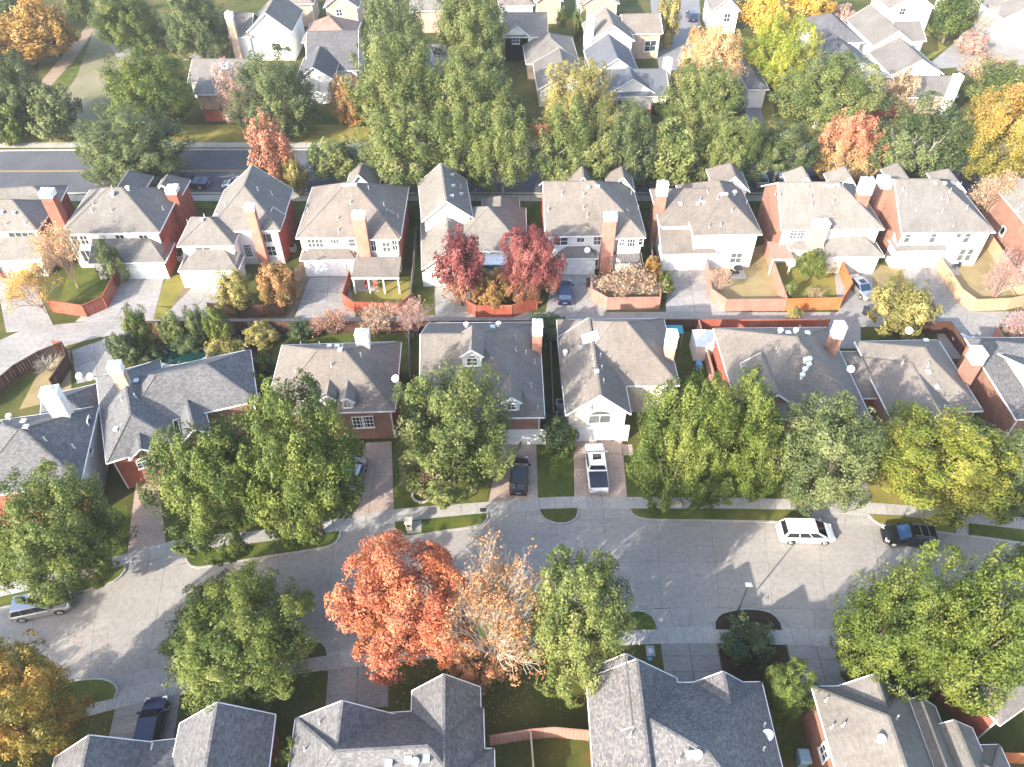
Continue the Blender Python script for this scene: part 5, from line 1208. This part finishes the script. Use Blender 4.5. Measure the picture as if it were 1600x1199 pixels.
ac_unit("air conditioner in the red fenced nook under the orange chimney house", 458, 392)
p = W(1016, 1018, .02); r = empty('meter_box', p); tag(r, "pale utility meter lid set in the dark lawn", 'meter box'); MB().box((0, 0, .06), (.7, .9, .12)).build('lid', M['walk'], r); MB().box((0, 0, .13), (.3, .4, .03)).build('cover', M['metal'], r)
p = W(1015, 1029, .02); tag(MB().lathe((p.x, p.y, 0), [(0, .06), (.22, .05), (.24, 0), (0, 0)], 14).build('valve_cover', M['blue_bin']), "small blue valve cover in the dark lawn", 'valve cover')
p = W(999, 1008, 0); tag(MB().tube((p.x, p.y, 0), (p.x, p.y, 1.1), .06, .06, 8).lathe((p.x, p.y, 1.1), [(.06, 0), (.09, .03), (0, .12)], 8).build('marker_post', M['white']), "short white marker post by the near pavement", 'post')
p = W(1187, 1028, 0); tag(MB().tube((p.x, p.y, 0), (p.x, p.y, .5), .1, .1, 8).lathe((p.x, p.y, .5), [(.1, 0), (.16, .04), (.12, .14), (0, .18)], 8).build('garden_light', M['white']), "small white garden light in the dark flower bed", 'garden light')
p = W(755, 797, .09); r = empty('storm_drain', (p.x, p.y, .06)); tag(r, "dark storm drain box in the pavement corner", 'drain'); MB().box((0, 0, .01), (.9, .7, .04)).build('frame', M['kerb'], r); MB().box((0, 0, .035), (.6, .42, .02)).build('grate', M['plastic'], r)
# stone ring round a bed
c = W(1390, 1062, 0); r = empty('stone_border', c); tag(r, "broken ring of pale stones round a garden bed", 'stone border')
st = MB().hexa([(-.16, -.11, 0), (.16, -.11, 0), (.18, .11, 0), (-.18, .11, 0)], [(-.13, -.08, .16), (.13, -.08, .18), (.14, .09, .17), (-.14, .08, .16)]).mesh('stone', M['stone'])
for i in range(22):
    a = R(20+i*13.2); link('stone', st, r, Matrix.Translation((1.25*math.cos(a), 1.25*math.sin(a), .02)) @ Matrix.Rotation(a+1.57, 4, 'Z'))
c = W(660, 773, 0); r = empty('stone_border', c); tag(r, "ring of dark edging bricks under the brown crape myrtle", 'stone border')
for i in range(18):
    a = R(i*20); link('stone', st, r, Matrix.Translation((.95*math.cos(a), .95*math.sin(a), .02)) @ Matrix.Rotation(a+1.57, 4, 'Z'))
c = W(1400, 52, 0)
# pool
c = W(276, 556, 0); r = empty('swimming_pool', c); tag(r, "kidney pool with dark green water and pale rim behind the L-shaped roof", 'swimming pool')
E = [((3.0+.5*math.cos(2*a))*math.cos(a), (1.6+.3*math.cos(a))*math.sin(a)) for a in [6.283*i/36 for i in range(36)]]
mb = MB(); n = 36
for i in range(n):
    a, b_ = E[i], E[(i+1) % n]; mb.hexa([(a[0], a[1], 0), (b_[0], b_[1], 0), (b_[0]*1.13, b_[1]*1.2, 0), (a[0]*1.13, a[1]*1.2, 0)], [(a[0], a[1], .16), (b_[0], b_[1], .16), (b_[0]*1.13, b_[1]*1.2, .16), (a[0]*1.13, a[1]*1.2, .16)])
mb.build('rim', M['walk'], r, recalc=True); mb = MB().hexa([(x, y, .02) for x, y in E], [(x, y, .08) for x, y in E]); mb.build('water', M['water'], r, recalc=True)
# sheds, tarps, terrace things
p = W(1102, 552, 0); r = empty('storage_shed', p); tag(r, "low shed with pale two part flat roof by the red fence", 'shed'); MB().box((0, 0, 1.1), (3.3, 2.6, 2.2)).build('wall', M['p'], r)
for x in (-.86, .86): MB().box((x, 0, 2.26), (1.66, 2.9, .1)).build('roof_panel', M['white'], r)
def canopy(label, px, py, w_, d_, mat, hgt=2.3, name='shade_canopy'):
    p = W(px, py, hgt); r = empty(name, (p.x, p.y, 0)); tag(r, label, 'canopy'); MB().hexa([(-w_/2, -d_/2, hgt-.1), (w_/2, -d_/2, hgt-.1), (w_/2, d_/2, hgt-.1), (-w_/2, d_/2, hgt-.1)], [(-w_/2*.96, -d_/2*.96, hgt), (w_/2*.96, -d_/2*.96, hgt), (w_/2*.96, d_/2*.96, hgt+.12), (-w_/2*.96, d_/2*.96, hgt+.12)]).build('cloth', M[mat], r, recalc=True)
    pm = MB().tube((0, 0, 0), (0, 0, hgt-.08), .04, .04, 6).mesh('pole', M['metal'])
    for x in (-1, 1):
        for y in (-1, 1): link('pole', pm, r, Matrix.Translation((x*w_*.45, y*d_*.45, 0)))
canopy("teal shade cloth behind the skylight house near its white chimney", 1046, 515, 3.2, 1.3, 'teal'); canopy("small teal shade cloth at the end of the slate roof", 1030, 529, 1.5, 1.1, 'teal')
canopy("teal shade cloth beside the dark shrub behind the brick chimney", 886, 513, 1.4, 2.0, 'teal'); canopy("white awning frame with teal cloth behind the crimson trees", 772, 404, 3.4, 2.6, 'white')
p = W(775, 424, 0); tag(MB().box((p.x, p.y, .35), (2.6, 1.6, .7)).lathe((p.x, p.y, .7), [(.7, 0), (.62, .05), (0, .06)], 16).build('spa_cover', M['teal']), "teal covered spa tub between the crimson trees", 'spa')
def seat(label, px, py, rz=0, mat='plastic'):
    p = W(px, py, .03); r = empty('patio_chair', p, R(rz)); tag(r, label, 'chair', 'garden chairs')
    MB().box((0, 0, .42), (.55, .55, .08)).build('seat', M[mat], r); MB().box((0, .26, .7), (.55, .06, .5)).build('backrest', M[mat], r)
    lm = MB().box((0, 0, .2), (.05, .05, .4)).mesh('leg', M[mat])
    for x in (-.23, .23):
        for y in (-.23, .23): link('leg', lm, r, Matrix.Translation((x, y, 0)))
def table(label, px, py, mat='white'):
    p = W(px, py, .03); r = empty('patio_table', p); tag(r, label, 'table', 'garden tables'); MB().lathe((0, 0, .7), [(0, .04), (.6, .04), (.6, 0), (0, 0)], 18).build('table_top', M[mat], r); MB().tube((0, 0, 0), (0, 0, .7), .05, .05, 8).build('leg', M[mat], r); MB().lathe((0, 0, 0), [(0, .05), (.3, .03), (.3, 0)], 12).build('base', M[mat], r)
table("pale round garden table on the slab behind the tall narrow windows", 1484, 414); seat("dark garden chair left of the round table on the tan fence side", 1475, 417, 90); seat("dark garden chair right of the round table on the tan fence side", 1493, 419, -90)
poly_sheet('terrace', [W(*q) for q in ((1465, 428), (1500, 430), (1490, 402), (1460, 402))], .03, M['walk']); poly_sheet('terrace', [W(*q) for q in ((1142, 436), (1166, 436), (1160, 414), (1138, 414))], .03, M['walk']); poly_sheet('terrace', [W(*q) for q in ((552, 456), (592, 456), (590, 436), (552, 436))], .03, M['walk'])
table("dark round table on the small slab beside the brown shrub", 1152, 426, 'plastic'); seat("dark chair at the slab beside the brown shrub", 1144, 430, 120)
seat("reddish chair under the flat patio cover, left of two", 574, 450, 30, 'f_red'); seat("reddish chair under the flat patio cover, right of two", 586, 450, -30, 'f_red')
p = W(984, 172, 0); r = empty('playhouse', p); tag(r, "small bright blue play slide in a far yard", 'play slide'); MB().hexa([(-.4, -1.4, .1), (.4, -1.4, .1), (.4, 1.0, 1.6), (-.4, 1.0, 1.6)], [(-.4, -1.4, .2), (.4, -1.4, .2), (.4, 1.0, 1.75), (-.4, 1.0, 1.75)]).build('chute', M['blue_bin'], r, recalc=True); MB().box((0, 1.3, .9), (.9, .7, 1.8)).build('tower', M['blue_bin'], r)
p = W(920, 298, 0); r = empty('sign', p); tag(r, "small white sign board on a post by the back pavement", 'sign'); MB().tube((0, 0, 0), (0, 0, 2.2), .04, .04, 6).build('post', M['metal'], r); MB().box((0, -.04, 2.3), (.6, .04, .8)).build('board', M['white'], r)
# ------------------------------------------------------------------ vehicles
car("silver SUV parked at the kerb under the oak at the left edge", 'SUV', 70, 952, 14, 'suv', 'v_silver', name='parked_suv')
car("dark blue hatchback on the shaded drive at the bottom left", 'car', 240, 1140, 96, 'wagon', 'v_blue')
car("silver car nosing out from under the oak with the pinkish drive", 'car', 553, 752, -98, 'sedan', 'v_silver')
car("black car on the pinkish drive under the tan oak", 'car', 811, 748, 88, 'wagon', 'v_black')
car("white pickup with black bed cover on the pinkish drive", 'pickup truck', 931, 738, 91, 'pickup', 'v_white', name='pickup_truck', cover='cover', sunroof=True)
car("white minivan parked at the far kerb of the main street", 'minivan', 1257, 838, -1, 'van', 'v_white', name='minivan')
car("black SUV with silver roof bars and blue sky reflection painted into its windscreen", 'SUV', 1417, 845, 173, 'suv', 'v_black', 'glass_sky', name='parked_suv', roofbars=True)
car("dark blue car in the alley drive beside the crimson tree", 'car', 882, 462, 88, 'wagon', 'v_blue', 'glass_blue')
car("silver sedan on the alley drive beside the orange fence", 'sedan', 1343, 455, -76, 'sedan', 'v_silver', 'glass_blue', sunroof=True)
car("silver car behind the wide white and brick chimney", 'car', 1517, 549, 118, 'sedan', 'v_sky')
car("dark blue pickup at the kerb of the back road beside the big evergreen", 'pickup truck', 297, 292, 180, 'pickup', 'v_navy', name='pickup_truck', group='vehicles on the back road')
car("pale blue sedan at the kerb of the back road by the rusty tree", 'sedan', 374, 293, 180, 'sedan', 'v_sky', sunroof=True, group='vehicles on the back road')
car("silver car on the back road under the coral vase tree, left of three", 'car', 1185, 284, 90, 'wagon', 'v_silver', group='vehicles on the back road')
car("pale blue car half hidden by white branches on the back road", 'car', 1238, 280, 0, 'sedan', 'v_sky', group='vehicles on the back road')
car("navy car on the back road just left of the coral vase tree", 'car', 1268, 284, 0, 'sedan', 'v_navy', group='vehicles on the back road')
car("silver car before the open garage in the top right corner", 'car', 1582, 54, -40, 'sedan', 'v_silver', group='vehicles in the far streets')
car("dark navy car parked at the top edge left of the yellow trees", 'car', 1080, 30, 90, 'suv', 'v_navy', group='vehicles in the far streets')

# ------------------------------------------------------------------ fallen leaves under the maple and the gold trees
rng = np.random.default_rng(5); P = []
for px, py, r, n in ((640, 1010, 6.5, 1500), (770, 1040, 5, 900), (60, 1120, 6, 700), (1490, 800, 5, 500), (770, 470, 4, 400)):
    q = W(px, py, 0); k = rng.normal(scale=r*.55, size=(n, 2)); P += [(q.x+x, q.y+y, .066) for x, y in k]
P = np.array(P); nn = rng.normal(scale=.12, size=P.shape); nn[:, 2] = 1; nn /= np.linalg.norm(nn, axis=1, keepdims=True)
fl = link('fallen_leaves', leaf_mesh('fallen_leaves', P, nn, .13, .7, rng.random((len(P), 3)), M['rust'], rng)); tag(fl, kind='stuff')
# ------------------------------------------------------------------ trees of the main street and front yards
GA, GB, GC, GD = 'trees along the main street', 'trees and shrubs in the alley yards', 'trees along the back road', 'trees of the far gardens'
T = tree
T("large green oak above the silver SUV at the left edge", (-14, 716, 198, 928), 'oak', 'broad', 2.0, GA)
T("green oak at the front of the L-shaped roof house, lower of a pair", (236, 650, 430, 862), 'oak', 'broad', 2.0, GA)
T("green oak beside the porch with columns, right of a pair", (374, 604, 564, 846), 'oak', 'dense', 2.2, GA)
T("broad pale green oak spreading before the house with the high arched dormer", (600, 562, 804, 772), 'elm', 'spiky', 1.8, GA)
T("bright green oak right of the white pickup", (980, 582, 1150, 792), 'oak', 'broad', 2.0, GA)
T("bright green oak in the middle of three before the vented roof", (1085, 585, 1240, 785), 'lime', 'broad', 2.0, GA)
T("greyish green oak behind the white minivan", (1205, 618, 1368, 802), 'live', 'dense', 2.0, GA)
T("yellow-green pear tree above the black SUV", (1372, 618, 1600, 812), 'yellowgreen', 'lobed', 2.2, GA, limbs=10)
T("dark oak at the right edge behind the yellow-green tree", (1560, 640, 1690, 815), 'live', 'dense', 2.0, GA)
T("bright green oak at the near kerb on the right, left of a pair", (1318, 862, 1500, 1080), 'lime', 'broad', 2.0, GA)
T("bright green oak at the near kerb on the right edge", (1440, 865, 1640, 1105), 'lime', 'dense', 2.0, GA)
T("bright green oak on the near kerb above the dark blue hatchback", (232, 918, 488, 1076), 'lime', 'broad', 1.8, GA)
T("amber and green oak in the bottom left corner", (-70, 992, 142, 1205), 'amber', 'lobed', 1.8, GA)
T("red-orange maple in full autumn colour at the near kerb", (517, 840, 734, 1058), 'scarlet', 'lobed', 2.2, GA, limbs=11)
T("green oak right of the half bare tree at the near kerb", (808, 852, 988, 1105), 'elm', 'dense', 1.6, GA)
bare_tree("half bare tree with orange leaf remnants between the maple and green oak", (690, 872, 856, 1066), 'bark_pale', 2.0, 'trees half bare in autumn', 4, 'remnant', 6500, leafsize=.07, nb=13, region=lambda t: t[2] < 5.6 or random.random() < .3)
T("orange remnant bush at the foot of the half bare tree", (700, 985, 800, 1080), 'remnant', 'thin', 1.2, GA)
T("dark rounded shrub beside the street lamp", (1118, 962, 1212, 1038), 'dark', 'shrub', .05, GA, cat='shrub')
T("glossy dark magnolia between the two roofs at bottom right", (1180, 1028, 1270, 1140), 'oak', 'lobed', .4, GA)
bare_tree("brown crape myrtle ringed by edging bricks", (624, 706, 694, 786), 'twig', .5, GB, 4, 'tan', 2600, leafsize=.09)
T("dark green bush left of the pickup beside the garage", (842, 650, 902, 712), 'dark', 'shrub', .1, GB, cat='shrub'); T("bright clipped bush next to the pickup", (868, 668, 902, 714), 'lime', 'shrub', .05, GB, cat='shrub')
T("dark green bush by the brick wall of the high dormer house", (838, 645, 880, 690), 'dark', 'small', .1, GB, cat='shrub')
T("green bush at the corner of the bottom left gable roof", (430, 1155, 480, 1215), 'lime', 'shrub', .1, GB, cat='shrub')
T("oak just beyond the left edge of the view, shading the street", (-430, 1010, -190, 1240), 'oak', 'broad', 2.0, GA)
T("amber oak beyond the bottom left corner of the view", (-330, 1170, -70, 1400), 'amber', 'dense', 2.6, GA)
# ------------------------------------------------------------------ alley yards
bare_tree("pale orange thin tree before the house with the white stucco chimney", (60, 350, 132, 446), 'twig', 1.0, GB, 4, 'peach', 3600, leafsize=.085)
bare_tree("golden thin tree at the left alley drive", (8, 412, 92, 492), 'twig', .8, GB, 4, 'sun', 4200, leafsize=.085)
T("small spruce green conifer before the white rear wall", (148, 366, 194, 452), 'spruce', 'cone', .3, GB)
T("olive green tree over the dark fence, left of a pair", (326, 418, 398, 484), 'olive', 'small', .9, GB)
T("bronze orange tree over the dark fence, right of a pair", (396, 408, 466, 478), 'bronze', 'small', .9, GB)
T("slender bright green tree beside the left end of the pool hedge", (192, 480, 238, 545), 'lime', 'small', .5, GB)
T("small dark evergreen next to the brick chimney", (168, 514, 226, 572), 'dark', 'small', .3, GB)
T("pale green tree in the pool hedge, second from its left end", (246, 486, 292, 540), 'elm', 'small', .4, GB)
T("dark green tree at the middle of the pool hedge", (288, 476, 326, 538), 'live', 'small', .4, GB)
T("bright upright green tree at the middle of the pool hedge", (320, 474, 364, 542), 'lime', 'small', .4, GB)
T("low bronze bush at the right end of the pool hedge", (376, 498, 438, 545), 'olive', 'small', .2, GB, cat='shrub')
T("dark round bush on the alley behind the dormer house", (450, 498, 492, 536), 'dark', 'small', .2, GB, cat='shrub')
T("low green hedge bush above the pool rim", (215, 535, 262, 566), 'dark', 'shrub', .05, GB, cat='shrub'); T("long olive shrub right of the pool", (318, 530, 384, 560), 'olive', 'shrub', .05, GB, cat='shrub'); T("dark shrub behind the pool on the alley fence", (262, 522, 318, 548), 'dark', 'shrub', .05, GB, cat='shrub')
T("upright green tree at the left wall of the three dormer house", (390, 578, 428, 640), 'lime', 'small', .3, GB); T("low green shrub between the turned house and dormer house", (392, 545, 432, 592), 'oak', 'shrub', .1, GB, cat='shrub')
bare_tree("pinkish bare shrub with gold base on the alley", (486, 478, 556, 535), 'twig_pink', .2, GB, 4, 'remnant', 900, cat='shrub', name='bare_shrub')
bare_tree("long tan bare shrub below the orange-red fence", (545, 486, 626, 522), 'twig', .1, GB, 4, 'tan', 700, cat='shrub', name='bare_shrub')
bare_tree("pinkish bare shrub at the corner of the orange-red fence", (616, 468, 682, 530), 'twig_pink', .3, GB, 4, 'dusk', 700, cat='shrub', name='bare_shrub')
T("crimson tree left of the teal spa", (679, 362, 758, 474), 'crimson', 'small', 1.0, GB, limbs=9)
T("crimson tree right of the teal spa beside the dark blue car", (777, 356, 880, 474), 'crimson', 'lobed', 1.0, GB, limbs=9)
T("bronze bush between the two crimson trees", (724, 416, 812, 482), 'bronze', 'small', .4, GB)
T("dark green laurel on the alley above the brick chimney", (818, 486, 888, 540), 'dark', 'small', .4, GB)
bare_tree("matted bare vines filling the pergola yard", (926, 418, 1026, 472), 'twig', .1, GB, 4, 'tan', 1200, cat='shrub', name='bare_shrub')
T("small orange and yellow shrub right of the pergola", (1004, 402, 1034, 440), 'gold', 'shrub', .3, GB, cat='shrub'); T("upright green cypress shrub at the pergola fence corner", (1026, 418, 1054, 474), 'lime', 'small', .1, GB)
bare_tree("brown bare shrub in the corner of the pinkish fence", (1104, 416, 1144, 464), 'twig', .2, GB, 4, 'dusk', 1200, cat='shrub', name='bare_shrub')
T("bright green round topped tree in the yard with the orange fence", (1242, 388, 1297, 434), 'lime', 'small', 1.2, GB)
bare_tree("brown bush on the dry grass by the orange fence", (1250, 448, 1296, 480), 'twig', .1, GB, 3, 'olive', 300, cat='shrub', name='bare_shrub'); T("low green shrub by the faded red fence", (1222, 440, 1246, 470), 'elm', 'shrub', .05, GB, cat='shrub')
T("small spiky shrub at the alley edge below the orange fence", (1229, 480, 1256, 510), 'olive', 'shrub', .05, GB, cat='shrub')
T("olive round tree standing in the alley drive", (1360, 433, 1464, 528), 'olive', 'small', 1.0, GB)
bare_tree("pinkish bare tree by the tan side fence", (1536, 400, 1600, 476), 'twig_pink', .3, GB, 4, 'dusk', 900); bare_tree("pale bare tree in the pinkish fenced corner at the right edge", (1560, 486, 1640, 556), 'twig_pink', .3, GB, 4, 'dusk', 700)
bare_tree("dense tan shrub between the last two back row houses", (1518, 272, 1584, 352), 'twig', .3, GB, 4, 'tan', 3800)
bare_tree("white bare brambles along the curved dark fence", (45, 552, 100, 588), 'bark_pale', .05, GB, 3, cat='shrub', name='bare_shrub')
# ------------------------------------------------------------------ back road
T("huge dark green tree hiding the back road at left", (108, 165, 292, 292), 'live', 'broad', 2.0, GC)
T("green tree above the huge dark one, beside the ranch house", (148, 84, 296, 200), 'oak', 'dense', 1.8, GC)
T("round grey-green evergreen by the blank white gable wall", (360, 86, 506, 210), 'live', 'spiky', .8, GC)
T("rusty red tree on the back pavement", (384, 186, 462, 292), 'rust', 'small', .8, GC); T("small olive tree at the foot of the rusty red tree", (440, 246, 480, 302), 'olive', 'small', .5, GC)
T("small pale green tree right of the rusty red tree", (482, 212, 572, 284), 'elm', 'small', 1.6, GC, bark='bark_pale')
T("pale green elm with branching trunk above the bay window house", (554, 172, 702, 296), 'elm', 'vase', 2.4, GC, bark='bark_pale')
T("pale green elm left of the white branched trunk", (653, 174, 777, 290), 'elm', 'vase', 2.0, GC, bark='bark_pale')
T("tall pale green elm with forked white trunk by the steep gable", (723, 168, 847, 290), 'elm', 'vase', 3.0, GC, bark='bark_pale', trunk_r=.2)
T("green elm above the chimney with the pergola", (833, 162, 969, 294), 'elm', 'vase', 1.8, GC, bark='bark_pale')
T("slim green elm with white trunk right of the pergola house", (930, 176, 1029, 289), 'live', 'vase', 2.2, GC, bark='bark_pale')
T("bright green elm left of the stepped white house", (996, 192, 1110, 300), 'elm', 'small', 1.0, GC); T("bright green elm behind the stepped white house", (1073, 182, 1203, 294), 'elm', 'dense', 1.2, GC)
T("green tree with spreading white branches over the back road", (1166, 184, 1284, 262), 'live', 'vase', 3.4, GC, bark='bark_pale', limbs=12, trunk_r=.2)
T("vase shaped coral and tan tree above the carport house", (1272, 178, 1380, 280), 'coral', 'vase', 1.0, GC, bark='bark_pale', limbs=12)
T("green elm with many white stems behind the plum chimney", (1353, 154, 1529, 286), 'live', 'vase', 1.4, GC, bark='bark_pale', limbs=12)
T("large gold and yellow tree at the right end of the back road", (1484, 142, 1622, 282), 'goldgreen', 'lobed', 1.0, GC)
# ------------------------------------------------------------------ far gardens
T("tall green tree in the upper row left of centre, lower of two", (545, 60, 690, 198), 'elm', 'spiky', 1.0, GD); T("tall green tree at the top edge beside the pinkish roof", (560, -10, 680, 120), 'live', 'spiky', 1.0, GD)
T("bright green tree at the top edge, centre", (672, -20, 790, 112), 'elm', 'dense', 1.0, GD); T("leafy green tree above the shaded far driveway", (660, 88, 816, 210), 'elm', 'spiky', 1.0, GD)
T("dark green tree right of the shaded far driveway", (740, 150, 830, 216), 'oak', 'far', .8, GD)
T("feathery pale yellow-green willow before the white gabled houses", (836, 96, 968, 206), 'olive', 'spiky', .8, GD); T("pale green tree right of the feathery willow", (930, 156, 1024, 214), 'elm', 'far', .6, GD)
T("green tree left of the peach coloured one's foot", (1036, 100, 1172, 206), 'elm', 'dense', 1.4, GD, trunk_r=.3); T("peach and orange tree in the upper right", (1052, 48, 1166, 152), 'peach', 'spiky', 1.0, GD)
T("citron yellow-green tree in the upper right", (1156, 28, 1290, 130), 'citron', 'spiky', 1.4, GD); T("golden yellow tree at the top edge, left of two", (1156, -18, 1236, 46), 'sun', 'far', 1.0, GD); T("golden yellow tree at the top edge, right of two", (1228, -26, 1304, 34), 'sun', 'far', 1.0, GD)
T("broad pale green tree above the coral vase tree", (1208, 80, 1376, 196), 'elm', 'dense', 1.4, GD, bark='bark_pale'); T("tan brown shrub beside the low pale house", (1384, 112, 1434, 172), 'tan', 'far', .2, GD); T("dark narrow shrub by the low pale house's drive", (1366, 138, 1394, 168), 'dark', 'shrub', .1, GD)
T("dark green round tree at the top right", (1452, -14, 1530, 54), 'oak', 'far', 1.6, GD); bare_tree("grey leafless tree right of the round green one, top right", (1508, 14, 1560, 62), 'bark_pale', .5, GD, 4); T("brown shrub in a round bed, top right", (1494, 50, 1546, 84), 'dusk', 'far', .2, GD)
T("tan yellow tree in the upper right", (1504, 84, 1592, 136), 'tan', 'far', .6, GD); T("green tree behind the large gold one at the right edge", (1512, 106, 1630, 166), 'elm', 'far', .6, GD)
T("brown shrub before the top right gable", (1296, 8, 1340, 40), 'dusk', 'far', .2, GD); T("gold green tree between the peach tree and cream gable", (1020, -10, 1066, 70), 'olive', 'far', .4, GD)
T("small bright green tree in the narrow far side yard", (890, 10, 920, 62), 'lime', 'far', .4, GD); T("small green tree left of the bright one in the far side yard", (868, 10, 886, 45), 'oak', 'shrub', .2, GD)
T("rusty bare tree beside the ranch chimney", (333, 98, 392, 188), 'dusk', 'thin', .5, GD); T("olive brown tree right of the blank white gable", (512, 122, 574, 192), 'bronze', 'far', .4, GD)
T("green oak at the top left over the path", (148, -10, 252, 76), 'oak', 'dense', 1.2, GD); T("pale green oak at the top left above the ranch house", (248, -12, 362, 86), 'live', 'dense', 1.4, GD)
T("orange tree beside the trail, right of two", (20, -8, 118, 78), 'gold', 'far', 1.6, GD); T("orange tree beside the trail, left of two", (-40, 26, 78, 98), 'gold', 'far', 1.6, GD)
T("dark green tree at the left edge below the orange ones", (-40, 84, 66, 200), 'live', 'dense', 1.0, GD); T("grey green tree at the edge of the field", (36, 132, 124, 212), 'live', 'far', .6, GD); T("small green tree at the left edge near the junction", (-30, 150, 40, 222), 'oak', 'far', .5, GD)
T("small green tree at the top edge over the trail", (100, -16, 145, 30), 'oak', 'far', 1.2, GD); T("dark tree in the top left corner", (-30, -24, 60, 50), 'dark', 'far', .8, GD)
T("clipped green bush before the blue gabled house", (1016, 158, 1040, 178), 'lime', 'shrub', .05, GD); T("dark tree between the far side yards at the top edge", (690, -20, 760, 30), 'oak', 'far', .8, GD)
T("round hedge bush in the lit far front yard", (240, 62, 262, 80), 'olive', 'shrub', .05, GD); T("round dark bush in the lit far front yard", (262, 66, 284, 84), 'dark', 'shrub', .05, GD)
# ------------------------------------------------------------------ air: faint haze that pales the far gardens
hm = bpy.data.materials.new('haze'); hm.use_nodes = True; hm.node_tree.nodes.clear()
ho = hm.node_tree.nodes.new('ShaderNodeOutputMaterial'); hv = hm.node_tree.nodes.new('ShaderNodeVolumePrincipled')
hv.inputs['Color'].default_value = (.93, .95, 1, 1); hv.inputs['Density'].default_value = .0003; hv.inputs['Anisotropy'].default_value = .3
hm.node_tree.links.new(hv.outputs[0], ho.inputs['Volume'])
hz = MB().box((0, 950, 30.5), (3200, 2700, 63)).build('haze', hm); tag(hz, kind='stuff')
print('trees', ntree, 'objects', len(bpy.data.objects), 'tris', sum(len(m.polygons) for m in bpy.data.meshes))
